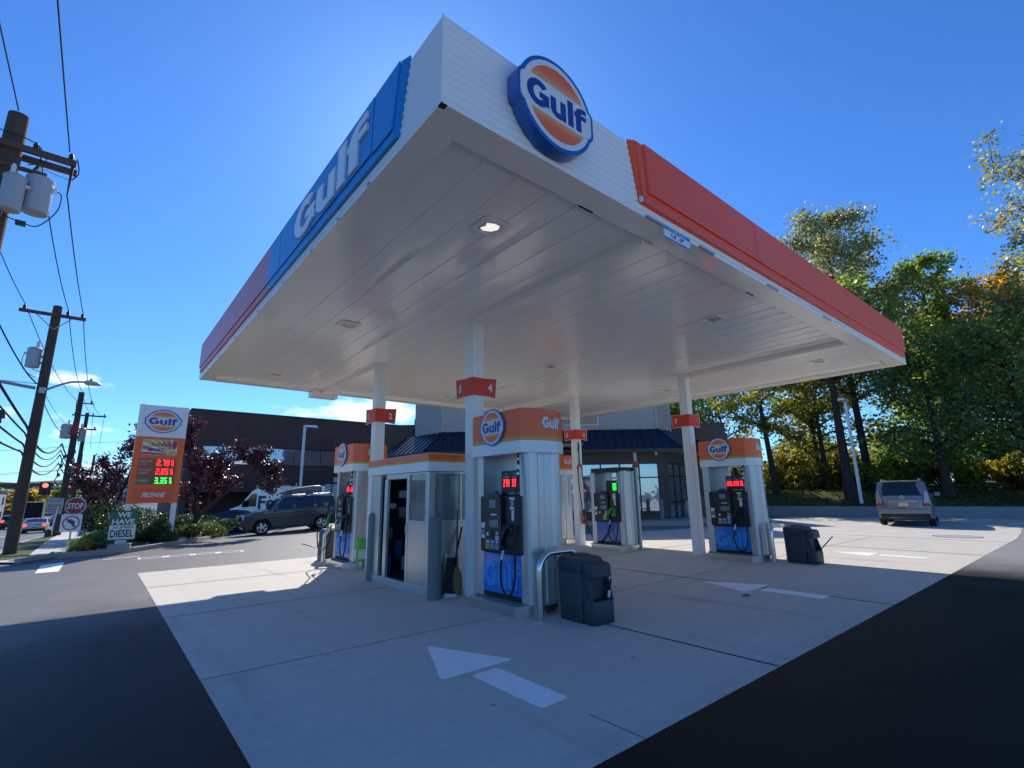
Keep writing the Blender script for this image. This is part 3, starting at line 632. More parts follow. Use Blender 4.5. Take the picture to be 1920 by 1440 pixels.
# lights in the soffit
gx,gy=(1.45,6.48,11.4),(1.3,5.5,10.2)
desc={(0,0):'recessed canopy light nearest the canopy corner above the first arrow, lamp showing bright',(0,1):'recessed canopy light above the booth lane, second light of the left row',(0,2):'small recessed canopy light by the far left canopy corner',(1,0):'recessed canopy light beside the orange band, middle of the right hand edge',(1,1):'recessed canopy light in the centre of the canopy',(1,2):'small recessed canopy light seen left of the sign numbered 3',(2,0):'small recessed canopy light by the far right canopy corner',(2,1):'small recessed canopy light just left of the column numbered 7',(2,2):'recessed canopy light at the far corner over the diesel pump'}
for i,x in enumerate(gx):
    for j,y in enumerate(gy):
        if (i,j)==(2,2): continue
        t_=thing('canopy_light',desc[(i,j)],'ceiling light',(x,y,zi),0,'lights recessed in the canopy soffit')
        b=MB(); o=rrect(-.19,-.19,.19,.19,.06,5); q=rrect(-.125,-.125,.125,.125,.04,5); n=len(o)
        v=[(a,c,-.004) for a,c in o]+[(a*.97,c*.97,-.018) for a,c in o]+[(a,c,-.018) for a,c in q]+[(a*.9,c*.9,-.002) for a,c in q]
        b.add(v,[(k,(k+1)%n,n+(k+1)%n,n+k) for k in range(n)][:]+[(n+k,n+(k+1)%n,2*n+(k+1)%n,2*n+k) for k in range(n)]+[(2*n+k,2*n+(k+1)%n,3*n+(k+1)%n,3*n+k) for k in range(n)],0,True)
        b.build('housing',M['white'],t_)
        b=MB(); b.prism([(a*.9,c*.9) for a,c in q],-.006,-.003,0); 
        b.build('lens',M['lens'] if 'lens' in M else M.setdefault('lens',mat('lens_glass',(.45,.45,.42),.15,spec=.8)),t_)
        if (i,j)==(0,0):
            b=MB(); b.prism([(.07,-.09),(.10,-.02),(.06,.06),(-.03,.10),(-.09,.07),(-.06,.0),(-.09,-.06),(0,-.10)],-.0095,-.0065,0); b.build('reflector',mat('lit_reflector',(1,.94,.82),.3,emis=.5),t_)
# ---------------------------------------------------------------- pump number flags on the columns
def flag(cx,cy,z,l,r,label,right=True):
    t=thing('pump_number_sign',label,'number sign',(cx,cy,z),0,'red pump number signs on the columns')
    h=.118; b=MB(); th=.012
    def wing(pts,ax):   # plate outline given in (along, z); ax 'x' lies along X on -Y side, 'y' lies along Y on -X side
        if ax=='y': Mx=FX((-h-.012,0,0)); 
        else: Mx=FY((0,-h-.012,0))
        b.prism(pts,0,th,0,Mx)
    # local plate coordinates: for FX right is -Y
    wl_=[(-.37,.17),(-.10,.15),(h+.012,.15),(h+.012,-.15),(-.10,-.15),(-.34,-.17)]
    wr_=[(-h-.024,.15),(.10,.15),(.37,.17),(.34,-.17),(.10,-.15),(-h-.024,-.15)]
    wing(wl_,'y'); wing(wr_,'x')
    plate=b.build('plate',M['red'],t)
    b=MB()
    for Mx,s_ in ((FX((-h-.012,0,0)),-1),(FY((0,-h-.012,0)),1)):
        b.prism([(s_*.375,.178),(s_*.362,.178),(s_*.332,-.178),(s_*.345,-.178)],-.001,th+.002,0,Mx)
        e=[(s_*.37,.17),(s_*.10,.15),(s_*.10,.158),(s_*.37,.18)]; b.prism(e,-.001,th+.002,0,Mx)
        e=[(s_*.34,-.17),(s_*.10,-.15),(s_*.10,-.158),(s_*.34,-.18)]; b.prism(e,-.001,th+.002,0,Mx)
    b.build_each('white_edge',M['wsticker'],t)
    b=MB(); b.text(l,.135,FX((-h-.024,.235,0)),.003,.03); b.build('numeral',M['wsticker'],t)
    if r: b=MB(); b.text(r,.135,FY((.225,-h-.024,0)),.003,.03); b.build('numeral',M['wsticker'],t)
flag(*COLS[1],3.33,'1','2','red number sign marked 1 and 2 on the column behind the booth')
flag(*COLS[0],3.33,'3','4','red number sign marked 3 and 4 on the column nearest the camera')
flag(*COLS[3],3.33,'5','6','red number sign marked 5 and 6 on the column with the hanging hose')
flag(*COLS[2],3.33,'7','','red number sign marked 7 on the right hand column')
# ---------------------------------------------------------------- fuel pumps
def nozzle(b,Mx,m=0):   # spout points to local +x, grip hangs along -y, flat on xy plane
    b.tube([(.10,.02,.0),(.18,.0,.0),(.25,-.05,.0)],.013,6,m,True,True,Mx)
    b.hexa([(-.05,-.02,-.02),(.11,-.02,-.02),(.11,.045,-.02),(-.05,.05,-.02)],[(-.05,-.02,.02),(.11,-.02,.02),(.11,.045,.02),(-.05,.05,.02)],m,Mx)
    b.tube([(-.04,.02,0),(-.09,-.06,0),(-.10,-.15,0)],[.026,.022,.02],7,m,True,True,Mx)
    b.tube([(.05,-.02,0),(.04,-.09,0),(-.06,-.13,0)],.008,5,m,True,True,Mx)
def make_pump(cx,cy,num,label,header=True,diesel=False,extra=False,dig='2.85 2.85'):
    t=thing('fuel_pump',label,'fuel pump',(cx,cy,0),0,'fuel pumps on the islands')
    b=MB(); b.prism(bulge(.49,.49,.19),.003,.125,0,None,True,0); b.prism(bulge(.50,.50,.19),.125,.145,0,None,True,0); b.prism(bulge(.455,.455,.17),.145,.149,1); b.build('island_base',[M['steel'],M['alu2']],t,sharp=50)
    H=2.12
    for s in (-1,1):
        pl=[(-.31,.42),(-.31,.56),(-.285,.60),(-.24,.615),(-.165,.615),(-.14,.600),(-.12,.590),(-.035,.594),(-.02,.612),(.02,.612),(.035,.594),(.12,.590),(.14,.600),(.165,.615),(.24,.615),(.285,.60),(.31,.56),(.31,.42)]
        b=MB(); b.prism([(x,s*y) for x,y in pl],.15,H,0,None,True); b.build('side_pillar',M['alu'],t,sharp=28)
    b=MB(); b.box(-.29,-.418,.15,.29,.418,.76); b.box(-.30,-.418,.152,.30,.418,.20,1); b.box(-.05,.05,.76,.05,.418,H-.002,2); b.build('cabinet',[M['black'],M['rubber'],M['alu']],t)
    for s,F in ((-1,FX((-.292,0,0))),(1,FXp((.292,0,0)))):
        b=MB(); b.box(-.415,.215,0,.415,.735,.02,0,F); dp=b.build('door_panel',M['pdies'] if diesel else M['panel'],t,bevel=.004)
        if not diesel:
            b=MB(); gulf(b,F@Matrix.Translation((-.0,.46,.0205)),.80,.34,.0015); b.build('lettering',M['panel2'],dp)
    # dispenser head
    b=MB()
    pr=[(-.50,.745),(.50,.745),(.50,1.52),(-.44,1.52)]
    b.box(-.345,-.455,.748,.345,.455,1.52); hd=b.build('dispenser_head',M['black'],t,bevel=.02)
    for s,F in ((-1,FX((-.345,0,0))),(1,FXp((.345,0,0)))):
        # F local: x to the viewer's right, y up, z out
        b=MB(); o=[(-.27,.79),(.08,.79),(.10,.95),(.10,1.46),(.06,1.53),(-.02,1.57),(-.15,1.57),(-.23,1.53),(-.27,1.44)]
        b.prism(o,0.0,.055,0,F); bz=b.build('card_terminal',M['bezel'],hd,bevel=.012)
        b=MB(); b.box(-.135,1.565,-.02,-.03,1.592,.06,1,F); b.box(-.16,1.36,.056,-.01,1.47,.058,0,F); b.box(-.13,1.255,.056,.01,1.275,.058,2,F)
        b.box(-.115,1.09,.056,.0,1.19,.0575,0,F)
        for q in range(4): b.box(-.15,1.10+q*.024,.056,-.135,1.116+q*.024,.058,2,F); b.box(.015,1.10+q*.024,.056,.03,1.116+q*.024,.058,2,F)
        b.box(.055,1.21,.056,.085,1.255,.058,1,F)
        b.box(-.225,.975,.056,-.18,1.02,.058,2,F); b.box(-.13,.935,.056,-.03,1.06,.0565,4,F)
        b.box(0,1.0,.056,.06,1.04,.068,3,F); b.box(-.02,.925,.056,.065,.985,.064,3,F)
        if diesel: b.box(-.08,.80,.056,.03,.92,.062,5,F)
        b.build('screen',[M['screen'],M['blbtn'],M['wsticker'],M['galv'],M['rubber'],M['lime']],bz)
        if not diesel:
            for k,mm in enumerate(('tan','blbtn','blbtn')):
                b=MB(); x0=-.245+k*.105; b.box(x0,.80,.056,x0+.10,.925,.060,0,F); b.prism([(x0+.05+.026*math.cos(a*.5236),.835+.03*math.sin(a*.5236)) for a in range(12)],.060,.066,1,F); b.prism([(x0+.05+.012*math.cos(a*.5236),.835+.014*math.sin(a*.5236)) for a in range(12)],.066,.067,2,F); b.box(x0+.03,.885,.060,x0+.07,.91,.0615,3,F)
                b.build('grade_button',[M[mm],M['ylbtn'],M['rubber'],M['wsticker']],hd)
        b=MB()
        b.box(.24,1.385,0,.34,1.46,.004,0 if diesel else 1,F); b.box(.235,1.47,0,.345,1.50,.003,0,F); b.box(.24,1.34,0,.345,1.375,.003,0,F); b.box(.275,1.19,0,.335,1.33,.003,0,F)
        b.box(-.43,1.07,0,-.34,1.15,.003,0,F); b.box(-.43,.99,0,-.335,1.055,.003,2,F); b.box(-.425,.93,0,-.34,.98,.003,0,F)
        b.box(.14,.78,0,.42,1.16,.0012,3,F)
        st=b.build_each('decal',[M['wsticker'],M['tan2'],M['screen'],M['rubber']],hd)[0]
        b=MB(); b.text(num,.062,F@Matrix.Translation((.29,1.422,.004)),.0015,.02); b.build('numeral',M['wsticker'],st)
    # price display
    b=MB(); b.box(-.29,-.455,1.522,.29,.02,1.87); ds=b.build('price_display',M['black'],t,bevel=.008)
    for F,off in ((FX((-.29,-.22,0)),0),(FXp((.29,.22,0)),0)):
        b=MB()
        if diesel: b.seg7('3.35',.055,F@Matrix.Translation((.06,1.76,0)),0,th=.2); b.seg7('3.45',.055,F@Matrix.Translation((.06,1.69,0)),0,th=.2); b.seg7('3.35',.05,F@Matrix.Translation((.06,1.625,0)),0,th=.2)
        else: 
            for k,s_ in enumerate(dig.split()): b.seg7(s_.replace('.',''),.105,F@Matrix.Translation((-.155+k*.15 if len(dig.split())==3 else -.12+k*.19,1.70,0)),0,w=.34,th=.15,gap=.09)
        b.build('digits',M['ledg'] if diesel else M['ledr'],ds)
        b=MB()
        names=('Regular','Plus','Premium') if len(dig.split())==3 else ('Plus','Prem')
        if not diesel:
            for k,s_ in enumerate(names):
                x=(-.155+k*.15) if len(names)==3 else (-.12+k*.19)
                b.text(s_,.022,F@Matrix.Translation((x,1.825,0)),.001,.01); b.text('CASH CREDIT',.015,F@Matrix.Translation((x,1.785,0)),.001,.01,width=.13)
        b.text('ALL TAXES INCLUDED',.018,F@Matrix.Translation((.04,1.555,0)),.001,.01,width=.26)
        b.build('caption',M['wsticker'],ds)
    for s,F in ((-1,FX((-.36,0,0))),(1,FXp((.36,0,0)))):
        b=MB(); b.box(.17,.90,-.012,.33,1.14,.012,0,F); nz_=F@Matrix.Translation((.20,1.06,.045))@Matrix.Rotation(R(58),4,'Z')@Matrix.Scale(-1,4,(1,0,0)); nozzle(b,nz_); b.build('nozzle',M['green'] if diesel else M['rubber'],t)
        b=MB(); b.cyl((.155,.80,.045),(.125,.68,.05),.018,n=8,M=F); b.build('hose_coupling',M['wsticker'],t)
        pts=[(.16,.86,.045),(.14,.74,.05),(.11,.60,.05),(.10,.45,.05),(.14,.30,.05),(.23,.235,.05),(.33,.28,.05),(.395,.45,.05),(.41,.70,.05),(.42,1.1,.05),(.43,1.5,.035),(.44,1.85,.0),(.43,2.12,-.02)]
        cv=[]
        for i in range(len(pts)-1):
            p0=Vector(pts[max(0,i-1)]);p1=Vector(pts[i]);p2=Vector(pts[i+1]);p3=Vector(pts[min(len(pts)-1,i+2)])
            for k in range(5):
                u=k/5; cv.append(.5*((2*p1)+(-p0+p2)*u+(2*p0-5*p1+4*p2-p3)*u*u+(-p0+3*p1-3*p2+p3)*u**3))
        cv.append(Vector(pts[-1]))
        b=MB(); b.tube(cv,.0155,8,0,True,True,F); b.build('hose',M['rubber'],t)
        b=MB(); 
        for z0,z1 in ((1.80,1.84),(1.88,1.94),(2.0,2.03)): b.cyl((.44,z0,.0),(.44,z1,.0),.022,n=8,M=F)
        b.build('swivel',M['wsticker'],t)
    if header:
        P=bulge(.41,.56,.13,14)
        b=MB(); b.prism(P,2.10,2.265,0,None,True); b.prism(P,2.265,2.315,1,None,True); b.prism(P,2.315,2.70,2,None,True); b.prism(bulge(.405,.555,.13,14),2.70,2.715,2)
        hdr=b.build('header',[M['white'],M['yellow'],M['orange2']],t,sharp=40)
        sag=lambda x:.13*(1-abs(x/.41)**2.2)-.13
        for Mx in (FY((0,-.56-.13-.002,2.52)),FYp((0,.56+.13+.002,2.52))):
            b=MB(); gulf(b,Mx@Matrix.Translation((.07,0,0)),.36,.155,.004,0,bend=lambda x:sag(x+.07),grow=.010); b.build('lettering_outline',M['grey'],hdr)
            b=MB(); gulf(b,Mx@Matrix.Translation((.07,0,.0015)),.36,.155,.005,0,bend=lambda x:sag(x+.07)); b.build('lettering',M['wsticker'],hdr)
        for Mx in (FX((-.412,.04,2.50)),FXp((.412,.04,2.50))): round_badge(hdr_t(t),Mx,.27,.03,1.0,'round_badge')
    else:
        b=MB(); b.prism(bulge(.36,.50,.10,10),2.10,2.22,0); b.build('header',M['black'],t,bevel=.01)
    if extra:
        b=MB(); F=FX((-.50,.30,0)); nozzle(b,F@Matrix.Translation((-.06,1.02,.05))@Matrix.Rotation(R(50),4,'Z')); b.build('nozzle',M['green'],t)
        b=MB(); b.tube([(-.50,.33,2.1),(-.52,.33,1.7),(-.56,.33,1.25),(-.66,.40,1.0),(-.75,.44,.7),(-.72,.42,.42),(-.60,.38,.36),(-.50,.34,.5),(-.48,.32,.9)],.015,8); b.build('hose',M['rubber'],t)
    return t
def hdr_t(t): return t
M['alu2']=mat('island_top',(.22,.23,.24),.6,var=.06,scale=8)
M['tan2']=mat('brown_decal',(.30,.12,.05),.5)
M['pdies']=mat('diesel_panel',(.008,.15,.50),.22,coat=.5)
M['alu'].node_tree.nodes['Principled BSDF'].inputs['Metallic'].default_value=.55
make_pump(3.11,2.85,'3','fuel pump with number 3 decal on the nearest island beside the dark bin',dig='2.79 3.35')
make_pump(3.11,8.66,'1','fuel pump seen beyond the booth with two looped hoses and a green nozzle',extra=True)
make_pump(9.97,3.03,'7','fuel pump with number 7 decal on the right island beside the wooded slope',dig='2.85 3.39 3.65')
make_pump(9.75,6.45,'5','diesel pump with flat black top and green nozzle and no orange header',header=False,diesel=True)
make_pump(9.75,8.95,'6','fuel pump mostly hidden behind the nearest pump, left of the column numbered 5')
# ---------------------------------------------------------------- guard hoops, bins, bollards
def hoop(x,y,label):
    t=thing('guard_hoop',label,'guard rail',(x,y,0),0,'steel hoops guarding the pump islands')
    r=.2; pts=[(-.36,0,.003),(-.36,0,.60)]+[(-.36+r*(1-math.cos(R(a))),0,.60+r*math.sin(R(a))) for a in (15,30,45,60,75,90)]+[(.36-r*(1-math.cos(R(a))),0,.60+r*math.sin(R(a))) for a in (90,75,60,45,30,15,0)]+[(.36,0,.003)]
    b=MB(); b.tube(pts,.043,14); b.build('rail',M['steel'],t)
    b=MB()
    for s in (-.36,.36): b.lathe([(.10,.004),(.085,.012),(.043,.016)],14,0,Matrix.Translation((s,0,0)))
    b.build_each('footing',M['conc'],t)
hoop(3.11,2.02,'steel hoop between the nearest pump and the nearest dark bin')
hoop(10.12,2.2,'steel hoop between the pump numbered 7 and its dark bin')
hoop(3.05,9.55,'steel hoop beyond the pump with two looped hoses')
def bin_(x,y,rz,label,mirror=1):
    t=thing('waste_bin',label,'waste bin',(x,y,0),rz,'waste bins with washer buckets')
    b=MB()
    def lay(z,hx,hy,oy=0): return [(px,py+oy,z) for px,py in rrect(-hx,-hy,hx,hy,.045,4)]
    L=[lay(.004,.20,.20),lay(.03,.205,.205),lay(.56,.215,.22),lay(.575,.209,.213),lay(.60,.217,.222),lay(.70,.217,.222),lay(.745,.200,.205),lay(.765,.16,.165)]
    n=len(L[0]); v=[p for l in L for p in l]
    b.add(v,[(k*n+i,k*n+(i+1)%n,(k+1)*n+(i+1)%n,(k+1)*n+i) for k in range(len(L)-1) for i in range(n)]+[tuple((len(L)-1)*n+i for i in range(n)),tuple(range(n-1,-1,-1))],0,True)
    b.box(-.215,-.12,.50,-.2125,.15,.52); b.box(-.2085,-.17,.09,-.206,.17,.098)
    bd=b.build('body',M['bin'],t,sharp=30)
    b=MB(); b.prism(rrect(-.10,-.10,.10,.10,.03,4),.7655,.785,0); b.prism(rrect(-.075,-.075,.075,.075,.02,4),.7855,.787,1); b.build('lid_opening',[M['bin'],M['rubber']],t)
    # washer unit on the -y side
    b=MB()
    U=[(-.225,-.175,.0)]
    lo=[(x,-.222+ (y+.09)*1.0,) for x,y in rrect(-.19,-.09,.19,.09,.06,4)]
    def ul(z,y0,y1,hx,r=.05): return [(px,py,z) for px,py in rrect(-hx,y0,hx,y1,r,4)]
    S1=[ul(.006,-.385,-.20,.18),ul(.03,-.395,-.20,.188),ul(.235,-.40,-.20,.188),ul(.27,-.385,-.20,.183)]
    S2=[ul(.53,-.375,-.20,.185),ul(.55,-.385,-.20,.187),ul(.67,-.37,-.20,.187),ul(.70,-.33,-.20,.185)]
    S3=[ul(.27,-.27,-.20,.175,.03),ul(.53,-.27,-.20,.175,.03)]
    for S_ in (S1,S2,S3):
        n=len(S_[0]); v=[p for l in S_ for p in l]
        b.add(v,[(k*n+i,k*n+(i+1)%n,(k+1)*n+(i+1)%n,(k+1)*n+i) for k in range(len(S_)-1) for i in range(n)]+[tuple((len(S_)-1)*n+i for i in range(n)),tuple(range(n-1,-1,-1))],0,True)
    for s in (-1,1): b.hexa([(s*.185,-.38,.26),(s*.155,-.38,.26),(s*.155,-.21,.26),(s*.185,-.21,.26)][::s],[(s*.185,-.30,.54),(s*.155,-.30,.54),(s*.155,-.21,.54),(s*.185,-.21,.54)][::s],0)
    b.box(-.13,-.372,.271,.13,-.285,.273,1); b.box(-.14,-.33,.7005,.14,-.23,.7025,1); b.cyl((-.10,-.39,.60),(-.10,-.38,.60),.012,n=8,m=0)
    b.build('washer_unit',[M['bin'],M['rubber']],t,sharp=30)
    return t
bin_(3.26,1.80,R(-4),'dark grey bin with washer bucket standing by the nearest pump')
bin_(10.28,1.86,R(-4),'dark grey bin with washer bucket beside the pump numbered 7')
bin_(3.0,9.95,R(180),'grey bin half hidden behind the looped hoses beyond the booth')
def squeegee(p,q,label):
    b=MB(); b.tube([p,q],.012,8,0); d=(Vector(q)-Vector(p)).normalized(); e=Vector(p)+d*.10; b.tube([Vector(p)+d*.02,e],.017,8,1)
    tag(b.build('squeegee',[M['rubber'],M['wsticker']]),label,'squeegee','squeegees standing in the washer buckets')
squeegee((3.36,1.45,.27),(3.43,1.45,.50),'short squeegee handle leaning in the nearest bin bucket')
squeegee((10.42,1.53,.25),(10.62,1.30,.55),'squeegee handle sticking out of the bin bucket beside the pump numbered 7')
squeegee((2.75,10.25,.3),(2.42,10.35,.42),'squeegee handle sticking out of the bin beyond the booth')
def bollard(x,y,h,r,label,grp='grey bollards by the booth',m='boll'):
    b=MB(); b.lathe([(r,.003),(r,h-r*.9),(r*.94,h-r*.55),(r*.75,h-r*.22),(r*.4,h-r*.05),(.01,h)],20); tag(b.build('bollard',M[m],loc=(x,y,0)),label,'bollard',grp)
bollard(2.49,4.13,1.22,.105,'thick grey bollard at the near corner of the booth')
bollard(2.53,6.46,1.24,.105,'thick grey bollard at the far corner of the booth beside the door')
# ---------------------------------------------------------------- attendant booth
kt=thing('attendant_booth','small stainless attendant booth with sliding door between two columns','booth',(2.5,4.35,0))
W_,L_=1.12,2.22   # x size, y size
b=MB()   # walls as panels, leaving door and windows open
T=.05
b.box(0,1.83,.13,T,L_-.04,1.93); b.box(.002,.69-.0,.13,T,.09,1.10)            # -X side: far panel, panel under the window
b.box(0.05,.002,.13,W_-.05,T,1.10); b.box(.05,L_-T,.13,W_-.05,L_-.002,1.10)   # ends
b.box(W_-T,.06,.13,W_,L_-.06,1.10)
b.build('wall_panel',M['ktsteel'],kt)
b=MB()
for x,y in ((-.008,-.008),(-.008,L_-.07),(W_-.07,-.008),(W_-.07,L_-.07)): b.box(x,y,.0045,x+.078,y+.078,1.93)
b.box(-.004,.69,.131,T,.755,1.93); b.box(-.004,1.50,.131,T,1.56,1.93); b.box(-.004,1.80,.131,T,1.84,1.93)
b.box(-.012,.072,.0045,T,L_-.072,.13); b.box(.072,-.012,.0045,W_-.072,T,.13); b.box(.072,L_-T,.0045,W_-.072,L_+.012,.13); b.box(W_-T,.072,.0045,W_+.012,L_-.072,.13)
b.box(-.006,.756,1.84,T,1.499,1.93); b.box(-.003,1.561,.131,T,1.62,1.84)
b.build('frame',M['alu'],kt,bevel=.004)
def pane(name,axis,a0,a1,z0,z1,off,mul=()):
    fr=MB(); g=MB(); w_=.03
    def bx(q,a,b0,c,d,dep0,dep1,m=0):
        if axis=='x': q.box(off+dep0,a,c,off+dep1,b0,d,m)
        else: q.box(a,off+dep0,c,b0,off+dep1,d,m)
    bx(fr,a0,a1,z0,z0+w_,-.008,.045); bx(fr,a0,a1,z1-w_,z1,-.008,.045); bx(fr,a0,a0+w_,z0+w_,z1-w_,-.008,.045); bx(fr,a1-w_,a1,z0+w_,z1-w_,-.008,.045)
    for m_ in mul: bx(fr,m_-.015,m_+.015,z0+w_,z1-w_,-.006,.04)
    o=fr.build(name,M['alu'],kt); bx(g,a0+w_,a1-w_,z0+w_,z1-w_,.012,.02); g.build('pane',M['boothglass'],o)
M['boothglass']=mat('booth_glass',(.50,.56,.55),.02,spec=.6,trans=.75)
pane('window','x',.075,.685,1.105,1.925,0)
pane('window','y',.075,W_-.075,1.105,1.925,0,(.62,))
pane('window','y',.075,W_-.075,1.105,1.925,L_-.045,(.5,))
pane('window','x',.075,L_-.075,1.105,1.925,W_-.045,(.75,1.45))
b=MB(); b.box(-.06,-.06,1.932,W_+.06,L_+.06,2.085,0); b.box(-.06,-.06,2.085,W_+.06,L_+.06,2.125,1); b.box(-.06,-.06,2.125,W_+.06,L_+.06,2.215,2); b.box(-.05,-.05,2.215,W_+.05,L_+.05,2.225,0); b.build('roof_fascia',[M['white'],M['yellow'],M['orange2']],kt,bevel=.006)
b=MB(); b.box(-.001,1.57,.95,.0-.006,1.585,1.05); b.box(-.03,.705,.93,-.004,.73,1.06); b.build('door_handle',M['steel'],kt)
b=MB(); b.box(.06,1.62,.02,.09,1.80,1.83); b.build('sliding_door',M['frame'],kt)
b=MB(); b.box(W_-.12,.3,.14,W_-.055,2.1,1.09); b.box(W_-.45,.5,.98,W_-.056,2.0,1.01); b.box(.1,2.06,.14,.9,2.14,1.85); b.box(T+.01,.1,.135,W_-.06,L_-.06,.14); b.build('counter',M['dark'],kt)
b=MB()
rr=random.Random(9)
for (x,y,z,dx,dy,dz,m_) in ((.75,1.25,1.012,.14,.16,.22,0),(.72,.85,1.012,.2,.25,.2,1),(.5,2.0,1.5,.2,.055,.14,0),(.25,2.0,1.3,.18,.055,.1,0),(.5,2.0,1.12,.16,.055,.2,2),(.22,1.98,.75,.14,.075,.2,2),(.45,1.98,.4,.12,.07,.3,3),(.2,1.95,.14,.14,.1,.3,3),(.6,1.98,.14,.14,.07,.25,0)):
    b.box(x,y,z,x+dx,y+dy,z+dz,m_)
b.build_each('stored_goods',[M['wsticker'],M['black'],M['screen'],M['blbtn']],kt)
# things leaning in the gap between booth and column
b=MB(); b.tube([(2.70,4.20,.02),(2.82,4.315,.62)],.011,8); tag(b.build('white_stick',M['wsticker']),'thin white stick leaning on the booth side behind the near bollard','stick')
sv=thing('shovel','black long handled shovel leaning on the booth between bollard and column','shovel',(2.8,4.2,0))
b=MB(); b.tube([(2.80-2.8,.0,.05),(.30,.09,1.02)],.016,8); b.build('handle',M['black'],sv)
b=MB(); b.hexa([(-.15,-.03,.03),(.10,-.07,.03),(.15,-.03,.02),(-.10,.01,.02)],[(-.02,.05,.56),(.20,.03,.56),(.21,.05,.56),(-.01,.07,.56)]); b.build('blade',M['black'],sv,bevel=.006)
br=thing('straw_broom','brown straw broom standing upside between booth and the near column','broom',(2.93,4.17,0))
b=MB(); b.lathe([(.07,.01),(.085,.12),(.075,.30),(.03,.42)],12); b.build('bristles',M['straw'],br); b=MB(); b.tube([(0,0,.40),(.04,.06,1.3)],.014,8); b.build('handle',M['armw'],br)
b=MB(); b.hexa([(2.66,4.10,.006),(2.88,4.06,.006),(2.90,4.16,.006),(2.70,4.19,.006)],[(2.68,4.11,.05),(2.86,4.08,.03),(2.88,4.15,.03),(2.70,4.18,.06)]); tag(b.build('paper_scrap',M['wsticker']),'crumpled white sheet on the concrete behind the near bollard','litter')
# green bag on the far island, thermometer on column
bg_=thing('absorbent_bag','bright green and white bag standing on the island beyond the booth','bag',(2.98,8.02,.15))
b=MB(); L=[[(px,py,z) for px,py in rrect(-a,-c,a,c,min(a,c)*.6,3)] for z,a,c in ((0,.12,.06),(.05,.14,.075),(.25,.14,.075),(.40,.125,.06),(.47,.10,.025))]
n=len(L[0]); v=[p for l in L for p in l]; b.add(v,[(k*n+i,k*n+(i+1)%n,(k+1)*n+(i+1)%n,(k+1)*n+i) for k in range(4) for i in range(n)]+[tuple(4*n+i for i in range(n))],0,True); b.build('sack',M['lime'],bg_)
b=MB(); b.box(-.10,-.079,.06,.10,-.0765,.26); b.box(-.143,-.05,.06,-.141,.05,.26); b.build('printed_panel',M['wsticker'],bg_)
tm=thing('wall_thermometer','dark framed thermometer on the column behind the booth','thermometer',(3.15,7.605,1.55))
b=MB(); b.prism(rrect(-.03,-.16,.03,.16,.02,3),0,.012,0,FY((0,0,0))); b.build('frame',M['navy'],tm); b=MB(); b.box(-.018,-.14,.0122,.018,.14,.014,0,FY((0,0,0))); b.build('scale',M['wsticker'],tm)
# extinguisher and hanging hose on the 5/6 column
ex=thing('fire_extinguisher','red fire extinguisher hanging on the column numbered 5 and 6','extinguisher',(9.80,7.66,.62))
b=MB(); b.lathe([(.05,0),(.062,.02),(.062,.26),(.05,.31),(.02,.34)],14,0); b.build('cylinder',M['exred'],ex)
b=MB(); b.lathe([(.0635,.14),(.0635,.24)],14,0); b.build('label_band',M['tanwood'],ex)
b=MB(); b.lathe([(.02,.34),(.02,.40)],8,0); b.box(-.02,-.06,.39,.02,.06,.41); b.tube([(.02,-.02,.38),(.09,-.03,.33),(.085,-.03,.15)],.012,6); b.build('valve',M['rubber'],ex)
hh=thing('hanging_fuel_hose','long black hose with red hook hanging from the column numbered 5 and 6','hose',(9.69,7.70,0))
b=MB(); b.tube([(0,-.02,3.08),(.01,-.04,2.95),(-.01,-.03,2.86),(.0,-.04,2.7)],[.02,.03,.03,.015],8); b.tube([(0,-.04,2.7),(0,-.04,2.38)],.02,8); b.build('spring_balancer',M['rubber'],hh)
b=MB(); b.tube([(-.10,-.05,2.24),(-.06,-.05,2.36),(0,-.05,2.40),(.07,-.05,2.36),(.09,-.05,2.27)],.03,8); b.build('saddle',M['exred'],hh)
def smooth(pts,k=6):
    out=[];P=[Vector(p) for p in pts]
    for i in range(len(P)-1):
        p0=P[max(0,i-1)];p1=P[i];p2=P[i+1];p3=P[min(len(P)-1,i+2)]
        for q in range(k):
            u=q/k; out.append(.5*((2*p1)+(-p0+p2)*u+(2*p0-5*p1+4*p2-p3)*u*u+(-p0+3*p1-3*p2+p3)*u**3))
    return out+[P[-1]]
b=MB(); b.tube(smooth([(.09,-.06,2.27),(.10,-.08,1.9),(.16,-.3,1.3),(.20,-.45,1.16),(.1,-.62,1.22),(.05,-.72,1.7),(.02,-.72,2.05)]),.016,8)
b.tube(smooth([(-.10,-.06,2.24),(-.09,-.08,1.7),(-.05,-.15,1.0),(-.03,-.35,.45),(-.08,-.62,.20),(-.25,-.95,.18),(-.30,-1.25,.45),(-.25,-1.35,.75)]),.016,8); b.build('hose',M['rubber'],hh)
hm=thing('hose_mast','leaning thin galvanised mast holding a hose on the right of the diesel pump','mast',(9.97,5.79,0))
b=MB(); b.tube([(0,0,.004),(.0,.0,2.62)],.045,12); b.build('mast',M['galv'],hm)
b=MB(); b.tube([(0,0,2.62),(0,-.01,2.85),(-.01,0,2.98)],[.03,.025,.01],8); b.tube(smooth([(-.02,.05,2.4),(-.06,.10,1.9),(-.08,.16,1.3),(-.05,.22,.6),(-.08,.30,.25)]),.016,8); b.tube(smooth([(-.05,.08,1.5),(-.02,.20,1.0),(.0,.34,1.2),(.0,.38,1.6)]),.014,8); b.build('hose',M['rubber'],hm)
b=MB(); b.lathe([(.065,2.22),(.075,2.26),(.075,2.34),(.065,2.38)],12); b.build('hook_clamp',M['exred'],hm)
